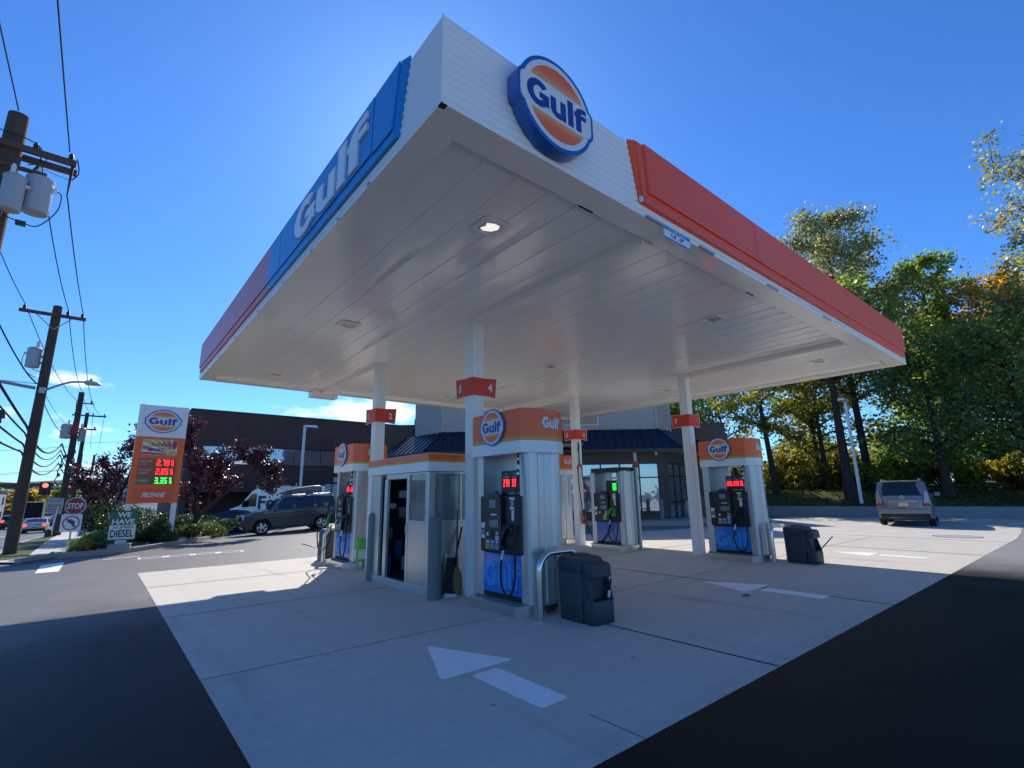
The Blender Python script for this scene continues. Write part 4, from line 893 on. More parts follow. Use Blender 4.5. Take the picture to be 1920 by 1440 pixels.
lf=MB(); lf.add([(0,-.08,.012),(.03,-.03,.018),(.09,-.02,.014),(.04,.01,.02),(.05,.07,.014),(.0,.04,.022),(-.06,.06,.014),(-.03,.0,.02),(-.09,-.03,.014),(-.03,-.04,.018)],[(0,1,2,3,4,5,6,7,8,9)]); tag(lf.build('fallen_leaf',mat('dry_leaf',(.10,.06,.03),.8),loc=(6.05,1.05,0)),'single dry brown leaf lying on the shaded concrete near an arrow','leaf')
# ---------------------------------------------------------------- price pylon
sx=Vector((.81,.58,0)).normalized()
PA=math.atan2(sx.y,sx.x)
py_=thing('price_sign','tall orange and white fuel price sign on two white posts before a purple tree','price sign',(-.095,19.03,.02),R(2)); py_.scale=(.786,.85,1)
# local x along the board (viewer's right), -y toward the viewer; half width .93
F=FY((0,-.16,0)); HW=.935
b=MB()
for s in (-1,1): b.box(s*HW-.0-(.20 if s>0 else 0),-.10,.05,s*HW+(0 if s>0 else .20),.10,1.42)
b.build_each('post',M['white'],py_)
b=MB()
for s in (-1,1): b.box(s*(HW-.1)-.17,-.16,.05,s*(HW-.1)+.17,.16,.09)
b.build_each('base_plate',M['galv'],py_)
b=MB(); b.box(-HW+.02,-.13,1.40,HW-.02,.13,3.68); b.box(-HW,-.15,1.39,-HW+.20,.15,3.69,0); b.box(HW-.20,-.15,1.39,HW,.15,3.69,0)
for z in (1.39,1.93,2.95): b.box(-HW+.201,-.142,z,HW-.201,.142,z+.05)
b.build('orange_cabinet',M['orange2'],py_,bevel=.006)
b=MB(); b.box(-HW+.02,-.13,3.695,HW-.02,.13,4.84); b.box(-HW,-.15,3.692,-HW+.16,.15,4.85); b.box(HW-.16,-.15,3.692,HW,.15,4.85); b.box(-HW+.165,-.138,3.70,-HW+.20,.138,4.84); b.box(HW-.20,-.138,3.70,HW-.165,.138,4.84)
tp=b.build('white_cabinet',M['white'],py_,bevel=.006)
round_badge(py_,FY((0,-.13,4.27)),.68,.02,.62,'round_badge')
# sunrise panel
G_=FY((0,-.142,0)); X0,X1,Z0,Z1=-.66,.66,3.07,3.60
M['sun_y']=mat('print_yellow',(.70,.50,.03),.4); M['sun_o']=mat('print_orange',(.62,.16,.05),.4); M['sun_r']=mat('print_red',(.50,.035,.04),.4)
b=MB(); b.prism(rrect(X0,Z0,X1,Z1,.05,4),-.02,.0,0,G_)
c=(.50,Z0+.05)
def ray_poly(a0,a1):
    out=[c]
    for a in [a0+(a1-a0)*i/8 for i in range(9)]:
        dx,dz=math.cos(R(a)),math.sin(R(a)); t=9
        if dx>1e-6: t=min(t,(X1-.012-c[0])/dx)
        if dx<-1e-6: t=min(t,(X0+.012-c[0])/dx)
        if dz>1e-6: t=min(t,(Z1-.012-c[1])/dz)
        if dz<-1e-6: t=min(t,(Z0+.012-c[1])/dz)
        out.append((c[0]+dx*t,c[1]+dz*t))
    return out
for a0,a1,m_ in ((62,95,3),(104,124,2),(128,136,2),(139,150,1),(152,160,1),(166,173,2),(178,188,3)):
    pl=ray_poly(a0,a1)
    b.prism(pl,.0005,.0025,m_,G_)
b.prism(rrect(.24,Z0+.012,X1-.012,Z0+.0125+.0005,.0002,1),.0005,.002,1,G_)
b.prism([(c[0]+.20*math.cos(R(a)),max(Z0+.012,c[1]+.20*math.sin(R(a))-.03)) if False else (min(X1-.012,c[0]+.20*math.cos(R(a))),c[1]-.035+.20*math.sin(R(a))) for a in range(0,181,12)],.003,.005,0,G_)
b.prism([(min(X1-.013,c[0]+.165*math.cos(R(a))),c[1]-.036+.165*math.sin(R(a))) for a in range(0,181,12)],.005,.007,1,G_)
sp_=b.build('shop_panel',[M['wsticker'],M['sun_y'],M['sun_o'],M['sun_r']],py_)
b=MB(); b.text('SUNRISE',.115,G_@Matrix.Translation((.10,3.43,.008)),.003,.012,width=.86,shear=.25); b.text('MART',.115,G_@Matrix.Translation((-.12,3.24,.008)),.003,.012,width=.58,shear=.25); b.build('lettering',M['navy'],sp_)
# price panel
M['prbg']=mat('price_panel_print',(.36,.085,.035),.35); M['grtag']=mat('green_tag',(.03,.22,.10),.4); M['paleprint']=mat('pale_print',(.62,.42,.36),.45)
b=MB(); b.box(-.70,-.142,2.03,.70,-.131,2.93,0); b.box(-.68,-.144,2.08,-.16,-.1422,2.24,1); pp=b.build('price_panel',[M['prbg'],M['grtag']],py_)
for zc,tx,mm in ((2.79,'2.79','ledr'),(2.48,'2.85','ledr'),(2.165,'3.35','ledg')):
    b=MB(); Mx=FY((.20,-.1425,zc)); b.seg7(tx,.215,Mx,0,w=.56,th=.17,depth=.006,gap=.12); b.seg7('9',.10,FY((.545,-.1425,zc+.055)),0,w=.7,th=.18,depth=.006); b.seg7('10',.09,FY((.55,-.1425,zc-.055)),0,w=.55,th=.18,depth=.006); b.build('price_digits',M[mm],pp)
b=MB()
for z,s_,w_ in ((2.84,'REGULAR',.46),(2.735,'CASH',.27),(2.53,'REGULAR',.46),(2.425,'CREDIT',.36),(2.16,'DIESEL',.40)): b.text(s_,.075,FY((-.66+w_/2,-.1445,z)),.002,.02,width=w_)
b.build('lettering',M['paleprint'],pp)
b=MB(); b.box(-.70,-.142,1.48,.70,-.131,1.88,0); b.add([(-.70,-.1432,1.48),(-.42,-.1432,1.68),(-.70,-.1432,1.88)],[(0,1,2)],1); b.add([(.70,-.1432,1.48),(.70,-.1432,1.88),(.42,-.1432,1.68)],[(0,1,2)],1); pr=b.build('propane_panel',[M['orange'],M['sun_o']],py_)
b=MB(); b.text('PROPANE',.17,FY((0,-.1435,1.67)),.003,.03,width=.82,shear=.12); b.build('lettering',M['wsticker'],pr)
# footings in the bed
for (x,y,lb) in ((.56,19.1,'low concrete footing under the right post of the price sign'),):
    b=MB(); z=zg(x,y)
    b.prism(rrect(-.5,-.3,.5,.3,.04,3),z-.1,z+.20,0); tag(b.build('sign_footing',M['kerb'],loc=(x,y-.1,0),bevel=.01),lb,'concrete footing')
# diesel board
A=math.atan2(-.12,1); db=thing('diesel_board','green and white diesel board on a concrete block beside the price sign','board',(-.905,16.50,0),A)
b=MB(); b.box(-.335,-.02,.37,.335,.02,1.22,0); b.box(-.315,-.0235,.40,.315,-.0202,.80,1); bd=b.build('board',[M['signgreen'],M['wsticker']],db)
b=MB(); b.text('WE',.15,FY((.0,-.022,1.10)),.003,.03,width=.32); b.text('HAVE',.15,FY((0,-.022,.90)),.003,.03,width=.54); b.build('white_lettering',M['wsticker'],bd)
b=MB(); b.text('HI SPEED',.075,FY((.02,-.0237,.735)),.002,.02,width=.50,shear=.35); b.text('DIESEL',.22,FY((0,-.0237,.555)),.002,.03,width=.56); b.build('green_lettering',mat('dark_green_print',(.005,.05,.04),.4),bd)
b=MB(); b.box(-.14,-.015,.22,.14,.015,.37); b.build('bracket',M['galv'],db)
b=MB(); b.hexa([(-.31,-.20,-.1),(.27,-.20,-.1),(.27,.16,-.1),(-.31,.16,-.1)],[(-.29,-.18,.24),(.25,-.18,.24),(.25,.14,.24),(-.29,.14,.24)]); b.box(-.30,-.19,.24,-.10,.15,.255); b.box(.08,-.19,.24,.26,.15,.255); tag(b.build('concrete_block',M['kerb'],loc=(-.90,16.52,0),bevel=.012),'rough concrete block that carries the green diesel board','concrete block'); 
bpy.data.objects['concrete_block'].rotation_euler=(0,0,A)
# stop sign
sc=.79; st=thing('stop_sign','red octagonal stop sign on a grey post with a no left turn plate below','stop sign',(-2.09,17.3,zg(-2.0,17.2)),math.atan2(-.35,1))
b=MB(); b.box(-.02,-.015,0,.02,.015,1.60); b.build('post',M['galv'],st)
b=MB(); r_=.247; o8=[(r_/math.cos(R(22.5))*math.cos(R(22.5+45*i)),r_/math.cos(R(22.5))*math.sin(R(22.5+45*i))) for i in range(8)]
Fs=FY((0.02,-.02,1.38)); b.prism(o8,0,.004,1,Fs); b.prism([(x*.93,y*.93) for x,y in o8],.004,.006,0,Fs); oc=b.build('octagon',[M['stopred'],M['wsticker']],st)
b=MB(); b.text('STOP',.17,FY((.02,-.0262,1.38)),.002,.02,width=.38); b.build('lettering',M['wsticker'],oc)
b=MB(); Fn=FY((-.02,-.02,.89)); b.prism(rrect(-.255,-.255,.255,.255,.03,3),0,.004,0,Fn)
ring=[(.21*math.cos(R(a)),.21*math.sin(R(a))) for a in range(0,360,10)]; b.prism(ring,.004,.0055,1,Fn); b.prism([(x*.84,y*.84) for x,y in ring],.0055,.0065,0,Fn)
b.prism([(.03,-.11),(.09,-.11),(.09,.05),(-.01,.09),(-.01,.13),(-.12,.05),(-.01,-.02),(-.01,.02),(.03,.0)],.0065,.0075,2,Fn)
q=math.sqrt(.5); w_=.018; b.prism([(-.18*q-w_*q,.18*q-w_*q),(.18*q-w_*q,-.18*q-w_*q),(.18*q+w_*q,-.18*q+w_*q),(-.18*q+w_*q,.18*q+w_*q)],.0076,.0086,1,Fn)
b.build('no_left_turn_plate',[M['wsticker'],M['stopred'],M['navy']],st)
# ---------------------------------------------------------------- utility poles, lamps, wires
def pole(x,y,h,r0,r1,label,z=None,lean=(0,0)):
    z=zg(x,y) if z is None else z
    t=thing('utility_pole',label,'utility pole',(x,y,z),0,'wooden utility poles along the street')
    b=MB(); k=14; rg=random.Random(int(x*100+y)); b.tube([(lean[0]*i/k,lean[1]*i/k,h*i/k-(.1 if i==0 else 0)) for i in range(k+1)],[r0+(r1-r0)*i/k+rg.uniform(-.004,.004) for i in range(k+1)],14); b.build('shaft',M['wood'],t)
    return t
def xarm(t,z,x0,x1,double=False,insx=(),dz=0,brace=True,y=-.17,h=.115):
    b=MB()
    for yy in ((y,.5*0-y) if double else (y,)): b.hexa([(x0,yy-.045,z),(x1,yy-.045,z+dz),(x1,yy+.045,z+dz),(x0,yy+.045,z)],[(x0,yy-.045,z+h),(x1,yy-.045,z+dz+h),(x1,yy+.045,z+dz+h),(x0,yy+.045,z+h)])
    b.build('crossarm',M['armw'],t)
    if brace:
        b=MB(); xm=0
        for xe in (x0*.55,x1*.55): b=MB(); b.tube([(xe,y,z+.01),(0,y+.04,z-.42)],.014,6); b.build('brace',M['galv'],t)
    b=MB()
    for xi in insx: b.lathe([(.02,0),(.05,.03),(.035,.06),(.05,.08),(.03,.13),(.02,.15)],10,0,Matrix.Translation((xi,y,z+h+dz*(xi-x0)/(x1-x0))))
    if insx: b.build_each('insulator',M['insul'],t)
def trafo(t,x,y,z0,z1,r=.19,side=1):
    b=MB(); b.lathe([(r*.6,z0),(r*.96,z0+.02),(r,z0+.05),(r,z1-.05),(r*1.05,z1-.04),(r*1.05,z1-.01),(r*.8,z1+.03),(.05,z1+.06)],20,0,Matrix.Translation((x,y,0))); tr=b.build('transformer',M['grey'],t)
    b=MB(); b.lathe([(.03,z1+.03),(.045,z1+.08),(.035,z1+.14),(.045,z1+.18),(.02,z1+.26)],10,0,Matrix.Translation((x-.05*side,y-.03,0))); 
    for k in range(3): b.cyl((x+side*(r-.01),y-.06+k*.06,z1-.16),(x+side*(r+.06),y-.06+k*.06,z1-.16),.02,n=8)
    b.build_each('bushing',M['wsticker'],tr)
    b=MB(); b.box(x-.05,y,z0+.15,x-.01-(x-.01)*.8,y+.05,z0+.22); b.box(x-.04,y,z1-.25,x-.01-(x-.01)*.8,y+.05,z1-.18); b.build('mount',M['galv'],tr)
# nearest pole, only its head in view
P0=pole(-3.86,10.25,9.27,.19,.165,'thick wooden utility pole with double crossarm and two grey transformers, nearest the camera')
xarm(P0,8.42,-1.5,1.0,True,(.36,.9,-.9),0,False,-.2,.12); xarm(P0,8.0,-1.3,.6,False,(),0,False,-.2,.06)
trafo(P0,.52,-.12,7.18,7.95,.215,1); trafo(P0,.20,-.34,7.02,7.75,.17,1)
b=MB(); b.tube(smooth([(.74,-.12,7.79),(.86,-.12,7.72),(.84,-.12,7.35),(.62,-.12,6.95),(.40,-.15,6.92),(.0,-.2,7.0),(-.4,-.2,7.1)]),.011,6); b.tube(smooth([(.45,-.2,8.20),(.38,-.2,8.0),(.44,-.2,7.85),(.40,-.16,7.75)]),.02,6)
b.tube(smooth([(-1.2,-.2,8.95),(-.4,-.22,8.75),(.1,-.22,8.72),(.36,-.22,8.66)]),.011,6); b.tube(smooth([(.36,-.2,8.7),(.55,-.2,8.35),(.30,-.2,8.15)]),.010,6); b.tube(smooth([(1.0,-.2,8.6),(1.06,-.2,8.3),(.98,-.2,8.1)]),.012,6)
b.tube([(.95,-.2,8.42),(.95,-.2,8.05),(.95,-.2,7.7)],[.03,.022,.012],8); b.tube([(.45,-.12,8.2),(.92,-.2,8.08)],.006,5)
b.build('jumper_wires',M['wire'],P0)
b=MB(); b.box(.30,-.19,6.86,.45,-.11,6.95); b.box(-.05,-.22,6.93,.10,-.14,7.03); b.build_each('connector_box',M['insul'],P0)
P1=pole(-3.33,17.62,7.55,.155,.115,'wooden utility pole carrying one transformer and a curved street lamp arm')
xarm(P1,7.17,-.83,.72,False,(-.72,.27,.62),.0,True,-.15,.09)
trafo(P1,-.32,.02,5.50,6.10,.17,-1)
b=MB(); b.tube([(-.30,-.02,5.45),(-.02,-.14,5.35)],.012,6); b.tube(smooth([(-.48,.02,5.98),(-.56,.02,5.8),(-.5,.02,5.45),(-.2,0,5.2)]),.01,6); b.build('drop_wire',M['wire'],P1)
b=MB(); b.box(-.05,-.2,4.72,.08,-.12,4.9); b.build('arm_bracket',M['galv'],P1)
sl2=thing('street_lamp','pale green cobra head street lamp on a curved arm from the second pole','street lamp',(-3.33,17.62,0))
b=MB(); b.tube(smooth([(.06,-.16,4.80),(.35,-.16,5.0),(.65,-.16,5.15),(.98,-.16,5.19)]),.032,10); b.build('arm',M['galv'],sl2)
b=MB(); L=[]
for x,zt,zb,hw in ((.95,5.23,5.14,.05),(1.0,5.26,5.10,.09),(1.12,5.26,5.09,.13),(1.25,5.23,5.10,.12),(1.36,5.165,5.12,.06),(1.385,5.15,5.13,.02)):
    L.append([(x,-.16+hw*math.cos(R(a)),(zt+zb)/2+(zt-zb)/2*math.sin(R(a))) for a in range(0,360,30)])
n=12; b.add([p for l in L for p in l],[(k*n+i,k*n+(i+1)%n,(k+1)*n+(i+1)%n,(k+1)*n+i) for k in range(5) for i in range(n)]+[tuple(range(n-1,-1,-1)),tuple(5*n+i for i in range(n))],0,True); b.lathe([(.03,5.25),(.03,5.31),(.015,5.32)],8,1,Matrix.Translation((1.10,-.16,0))); b.build('head',[M['lampgreen'],M['rubber']],sl2)
b=MB(); b.tube([(-.14,-.10,4.87),(-1.4,-.10,5.05)],.05,8); b.build('left_arm',M['galv'],sl2)
P2=pole(-2.86,30.3,7.15,.165,.12,'wooden utility pole with a grey and a red transformer beyond the street lamp',lean=(.0,0))
xarm(P2,6.55,-.1,.55,False,(.45,),0,False,-.13,.05); trafo(P2,-.33,-.02,4.75,5.45,.22,-1); trafo(P2,.28,.05,4.65,5.3,.14,1)
b=MB(); b.box(-.13,-.2,4.95,.10,-.12,5.6); b.build('red_switch',M['stopred'],P2)
b=MB()
for z,x in ((4.1,.12),(3.85,-.2),(3.4,-.28),(2.95,-.32)): b.box(x-.06,-.2,z-.07,x+.06,-.08,z+.09); b.tube(smooth([(x,-.15,z),(x-.1,-.15,z-.25),(x-.02,-.15,z-.4)],4),.025,6)
b.build('cable_clamp',M['insul'],P2)
b=MB(); b.tube([(-.22,-.28,.02),(-.10,-.2,1.5)],.03,8); b.lathe([(.14,.0),(.12,.3),(.04,.42)],8,1,Matrix.Translation((-.30,-.3,0))); b.build('guy_guard',[M['wsticker'],M['insul']],P2)
P3=pole(-2.75,40,7.6,.15,.10,'farther utility pole with two crossarms behind the pole with red transformer')
xarm(P3,7.35,-.75,1.0,False,(.9,.3,-.6),0,False,-.12,.09); xarm(P3,6.45,-.5,.6,False,(.5,-.4),0,False,-.12,.09)
b=MB()
for z in (4.2,3.8,3.4,2.9): b.box(-.28,-.2,z-.08,-.1,-.06,z+.1)
b.build_each('cable_clamp',M['insul'],P3)
P4=pole(-3.2,62,7.2,.15,.11,'thin distant utility pole with a low crossarm, left of the purple tree'); xarm(P4,5.2,-.2,1.9,False,(),0,False,-.12,.09)
P5=pole(-2.2,60,6.3,.13,.1,'thin bare distant utility pole just left of the purple tree')
P6=pole(-18.5,72,7.6,.2,.14,'dark utility pole far left across the street',z=-1.7); xarm(P6,7.2,-1,1,False,(),0,False,-.12,.1)
def wirep(label,pts,sag,r=.012,grp='overhead wires along the pole line'):
    b=MB(); P=[]
    for a,c,s in zip(pts[:-1],pts[1:],sag if isinstance(sag,(list,tuple)) else [sag]*(len(pts)-1)):
        a=Vector(a);c=Vector(c)
        for i in range(16):
            t=i/16; q=a.lerp(c,t); q.z-=4*s*t*(1-t); P.append(q)
    P.append(Vector(pts[-1])); b.tube(P,r,6); o=b.build('overhead_wire',M['wire']); return tag(o,label,'wire',grp)
z2=zg(-2.86,30.3);z3=zg(-2.75,40)
wirep('overhead wire from the sky to the right end of the nearest crossarm',[(-3.0,-25,9.2),(-3.0,10.05,8.72)],.35)
wirep('overhead wire from the sky to the top of the nearest pole',[(-3.95,-25,9.5),(-3.86,10.1,9.30)],.35)
wirep('overhead wire on the right ends of the crossarms, hanging almost straight down in view',[(-2.9,10.05,7.7),(-2.71,17.47,7.42),(-2.41,30.17,z2+6.72),(-1.85,39.9,z3+7.55),(-2,62,6.6)],[.10,.35,.3,.4])
wirep('overhead wire on the middle pins of the crossarms behind the hanging transformer',[(-3.45,10.0,8.6),(-3.06,17.47,7.42),(-2.85,30.17,z2+7.15),(-2.45,39.9,z3+7.55),(-2.6,62,6.6)],[.25,.35,.3,.4])
wirep('overhead wire on the left pins of the crossarms',[(-4.6,10.0,8.6),(-4.05,17.47,7.42),(-3.0,30.17,z2+6.7),(-3.3,39.9,z3+7.55),(-3.4,62,6.6)],[.25,.35,.3,.4])
wirep('twisted service cable dropping to the second pole beside its transformer',[(-4.6,10.0,7.4),(-3.75,17.4,5.35),(-3.45,17.5,5.0)],[.25,.02],.02)
wirep('twisted service cable from the second pole to the pole with red transformer',[(-3.3,17.6,4.62),(-2.95,30.2,z2+4.9)],.35,.014)
wirep('thin wire from the street lamp bracket to the red transformer',[(-3.25,17.6,4.75),(-2.95,30.2,z2+5.3)],.2,.008)
for lb,za,zb,zc,r_,z0 in (('thick lashed telephone cable, uppermost of the four sagging cables',3.73,4.28,4.15,.035,5.5),('sagging telephone cable, second from the top of the four',3.51,3.98,3.9,.024,4.75),('sagging telephone cable, third from the top of the four',3.19,3.75,3.6,.026,4.1),('sagging telephone cable, lowest of the four',2.96,3.34,3.25,.026,3.45)):
    wirep(lb,[(-4.25,8.5,z0),(-3.50,17.5,za),(-3.25,30.15,zb),(-3.0,39.9,zc),(-3.4,62,zc-.9)],[.10,.62,.3,.4],r_,'sagging telephone cables')
b=MB(); b.hexa([(-.12,-.07,-.1),(.12,-.07,-.1),(.12,.07,-.1),(-.12,.07,-.1)],[(-.10,-.05,.1),(.10,-.05,.1),(.10,.05,.1),(-.10,.05,.1)]); b.tube([(-.05,0,-.1),(-.07,0,-.22)],.02,6); b.tube([(.05,0,-.1),(.06,0,-.22)],.02,6); tag(b.build('cable_splice_case',M['insul'],loc=(-3.72,14.2,3.62)),'small black splice case hanging on the sagging cables at the left edge','splice case')
for lb,a,c,s in (('thin wire crossing the street low behind the second pole',(-30,52,4.6),(-2.95,30.2,z2+4.35),.5),('thin wire crossing the street above the traffic lights',(-30,50,2.9),(-2.9,40,z3+3.9),.4),('thin wire crossing the street just under the four sagging cables',(-30,48,1.9),(-2.95,30.2,z2+3.2),.3),('thin service wire crossing to the brick office building',(-2.7,40,z3+5.6),(6,34,6.5),.3),('pair of thin wires reaching the lamp arm from the left edge',(-14,18,5.6),(-3.45,17.6,5.02),.1)):
    wirep(lb,[a,c],s,.010,'thin wires across the street')
# small plates on the second wooden pole
nb=thing('keep_clear_plate','white two panel plate reading do not block on the pole with red transformer','sign',(-3.08,30.1,z2))
b=MB(); b.box(-.30,-.012,1.36,.28,0,1.86,0); b.box(-.27,-.012,1.12,.27,0,1.32,0); b.build('plate',mat('weathered_plate',(.50,.50,.49),.6),nb)
b=MB(); b.text('DO NOT',.13,FY((0,-.013,1.73)),.002,.02,width=.46); b.text('BLOCK',.15,FY((0,-.013,1.50)),.002,.03,width=.50); b.text('DRIVEWAY',.10,FY((0,-.013,1.22)),.002,.02,width=.48); b.build('lettering',mat('faded_print',(.16,.16,.16),.6),nb)
# parking lot lamps
def lot_lamp(x,y,z,h,r,label,head):
    t=thing('lot_lamp',label,'lamp post',(x,y,z),0,'white parking lot lamp posts')
    b=MB(); b.prism(rrect(-r,-r,r,r,r*.3,3),0,h,0); b.box(-r*2,-r*2,0,r*2,r*2,.06); b.build('post',M['white'],t)
    b=MB(); hx,hy=head; b.hexa([(-.05 if hx>0 else hx,-.18,h),(hx if hx>0 else .05,-.18,h),(hx if hx>0 else .05,.18,h),(-.05 if hx>0 else hx,.18,h)],[(-.02 if hx>0 else hx+.05,-.15,h+.13),(hx-.05 if hx>0 else .05,-.15,h+.13),(hx-.05 if hx>0 else .05,.15,h+.13),(-.02 if hx>0 else hx+.05,.15,h+.13)]); b.build('head',M['white'],t,bevel=.01)
    b=MB(); b.box((.1 if hx>0 else hx+.08),-.13,h-.006,(hx-.08 if hx>0 else -.1),.13,h-.001); b.build('lens',M['lens'],t)
    return t
lot_lamp(7.72,28.4,-.4,6.1,.07,'tall white lamp post behind the van and before the brown brick building',(.75,0))
lot_lamp(31.75,6.62,.6,5.95,.075,'white lamp post rising from the retaining wall before the trees',(-.75,0))
b=MB(); b.lathe([(.36,.3),(.36,.68),(.33,.70)],20); tag(b.build('lamp_footing',M['insul'],loc=(31.75,6.62,0)),'dark round footing under the white lamp post on the slope','lamp footing')
# traffic lights on a span far down the street
tl=thing('traffic_signal_mast','long grey mast arm far down the street that carries two signals','mast',(1.2,80,-1.6))
b=MB(); b.tube([(0,0,0),(0,0,4.75)],.12,10); b.tube([(0,0,4.55),(-8.6,0,4.75)],.07,8); b.build('mast_arm',M['galv'],tl)
def signal(x,y,z,label):
    t=thing('traffic_light',label,'traffic light',(x,y,z),0,'traffic lights showing red')
    b=MB(); b.box(-.55,-.04,-.75,.55,.0,.75); b.box(-.30,-.25,-.68,.30,-.041,.68); b.build('housing',M['black'],t,bevel=.02)
    b=MB(); b.lathe([(.26,0),(.26,.03)],18,0,FY((0,-.252,.36))); b.build('red_lamp',mat('red_signal',(1,.05,.04),.5,emis=5),t)
    b=MB(); b.lathe([(.17,0),(.17,.02)],14,0,FY((0,-.252,-.05))); b.lathe([(.17,0),(.17,.02)],14,0,FY((0,-.252,-.45))); b.build('unlit_lamp',M['dark'],t)
signal(-6.4,79.6,2.95,'red traffic light far down the street left of the pole with red transformer')
signal(-4.35,79.6,2.95,'red traffic light far down the street just right of the pole with red transformer')
# ---------------------------------------------------------------- convenience store
so_=thing('convenience_store','low store with dark blue standing seam roof and beige siding behind the diesel pump','store',(10.33,18.61,0),math.atan2(-.640,.768))
wallp=[(1.0,.75),(11.95,.75),(14.4,3.2),(14.4,11),(-1.4,11),(-1.4,3.15)]
def wallface(b,p,q,z0,z1,holes,m=0,th=.18):
    """wall between plan points p,q with rectangular holes (s0,s1,z0,z1); outside is on the right hand of p->q"""
    p=Vector((*p,0));q=Vector((*q,0)); L=(q-p).length; d=(q-p)/L; n=Vector((d.y,-d.x,0))
    Mx=Matrix(((d.x,0,n.x,p.x),(d.y,0,n.y,p.y),(0,1,0,0),(0,0,0,1)))
    xs=sorted({0,L}|{h[0] for h in holes}|{h[1] for h in holes}); zs=sorted({z0,z1}|{h[2] for h in holes}|{h[3] for h in holes})
    for i in range(len(xs)-1):
        for j in range(len(zs)-1):
            cx=(xs[i]+xs[i+1])/2;cz=(zs[j]+zs[j+1])/2
            if any(h[0]<cx<h[1] and h[2]<cz<h[3] for h in holes): continue
            b.box(xs[i],zs[j],-th,xs[i+1],zs[j+1],0,m,Mx)
    return Mx
b=MB(); zb=-.5
Hs=[(.3,5.2,.55,2.95),(5.9,10.75,.55,2.95)]
MF=wallface(b,wallp[0],wallp[1],zb,3.62,Hs)
MR=wallface(b,wallp[1],wallp[2],zb,3.62,[(.45,2.5,.12,2.95)])
wallface(b,wallp[2],wallp[3],zb,3.62,[]); wallface(b,wallp[4],wallp[5],zb,3.62,[]); ML=wallface(b,wallp[5],wallp[0],zb,3.62,[(.5,2.8,.55,2.95)])
b.build('lower_wall',M['brownwall'],so_)
b=MB(); b.box(.95,.68,zb,11.98,.748,.50); b.build('brick_base',M['brick2'],so_)
def storefront(Mx,x0,x1,z0,z1,n,tr,name='window',door=False):
    fr=MB();g=MB();w_=.06
    fr.box(x0,z0,-.14,x1,z0+w_,-.02,0,Mx);fr.box(x0,z1-w_,-.14,x1,z1,-.02,0,Mx)
    for i in range(n+1):
        x=x0+(x1-x0-w_)*i/n; fr.box(x,z0+w_,-.14,x+w_,z1-w_,-.021,0,Mx)
    for i in range(n):
        xa=x0+(x1-x0-w_)*i/n+w_; xb=x0+(x1-x0-w_)*(i+1)/n; fr.box(xa,tr,-.13,xb,tr+w_,-.025,0,Mx)
        if door: fr.box(xa,z0+.9,-.05,xb,z0+.95,-.01,0,Mx)
    o=fr.build(name,M['frame'],so_); g.box(x0+.01,z0+.01,-.09,x1-.01,z1-.01,-.075,0,Mx); g.build('pane',M['glass2'],o)
def glass_mix():
    m=bpy.data.materials.new('shop_glass'); m.use_nodes=True; b=m.node_tree.nodes['Principled BSDF']
    b.inputs['Base Color'].default_value=(.42,.46,.50,1); b.inputs['Roughness'].default_value=.02; b.inputs['Metallic'].default_value=.75
    nt=m.node_tree; n=nt.nodes.new('ShaderNodeTexNoise'); n.inputs['Scale'].default_value=.9; tc=nt.nodes.new('ShaderNodeTexCoord'); nt.links.new(tc.outputs['Object'],n.inputs['Vector'])
    bp=nt.nodes.new('ShaderNodeBump'); bp.inputs['Strength'].default_value=.25; bp.inputs['Distance'].default_value=.05; nt.links.new(n.outputs['Fac'],bp.inputs['Height']); nt.links.new(bp.outputs[0],b.inputs['Normal'])
    return m
M['glass2']=glass_mix()
storefront(MF,.3,5.2,.55,2.95,5,2.2); storefront(MF,5.9,10.75,.55,2.95,5,2.2); storefront(MR,.45,2.5,.12,2.95,3,2.25,'glass_door',True); storefront(ML,.5,2.8,.55,2.95,2,2.2)
eave=[(.05,0),(12.77,0),(15.3,2.53),(15.3,11.2),(-2.45,11.2),(-2.45,2.5)]; topp=[(.9,1.1),(11.9,1.1),(14.2,3.4),(14.2,11.1),(-1.5,11.1),(-1.5,3.5)]
b=MB(); ZE,ZR=3.60,4.68
for i in (5,0,1,2,3):
    j=(i+1)%6; a,c,e,f_=eave[i],eave[j],topp[j],topp[i]
    A,Bv,E_,F_=Vector((*a,ZE)),Vector((*c,ZE)),Vector((*e,ZR)),Vector((*f_,ZR))
    b.add([A,Bv,E_,F_],[(0,1,2,3)])
    L=(Bv-A).length; n=max(1,int(round(L/.46))); up=((F_-A)+(E_-Bv))/2; nn=(Bv-A).cross(F_-A).normalized()
    dx=(Bv-A)/L
    slope=(nn.cross(dx)).normalized(); 
    if slope.z<0: slope=-slope
    H_=(ZR-ZE)/slope.z
    for k in range(0,n+1):
        p=A+dx*(L*k/n); 
        # clip rib length by the hips
        tl=(F_-A).dot(dx); tr_=(E_-A).dot(dx); s_=L*k/n; ln=H_
        if s_<tl and tl>1e-3: ln=H_*s_/tl
        if s_>tr_ and L-tr_>1e-3: ln=min(ln,H_*(L-s_)/(L-tr_))
        if ln<.08: continue
        q=p+slope*ln; w_=dx*.014; h_=nn*.035
        b.hexa([p-w_,p+w_,q+w_,q-w_],[p-w_+h_,p+w_+h_,q+w_+h_,q-w_+h_])
    for P_,Q_ in ((A,F_),(Bv,E_)): b.tube([P_+nn*.01,Q_+nn*.01],.045,6)
b.build('mansard_roof',M['roof'],so_)
b=MB(); n=6
o_=[(x,y,ZE-.10) for x,y in eave]+[(x,y,ZE-.004) for x,y in eave]
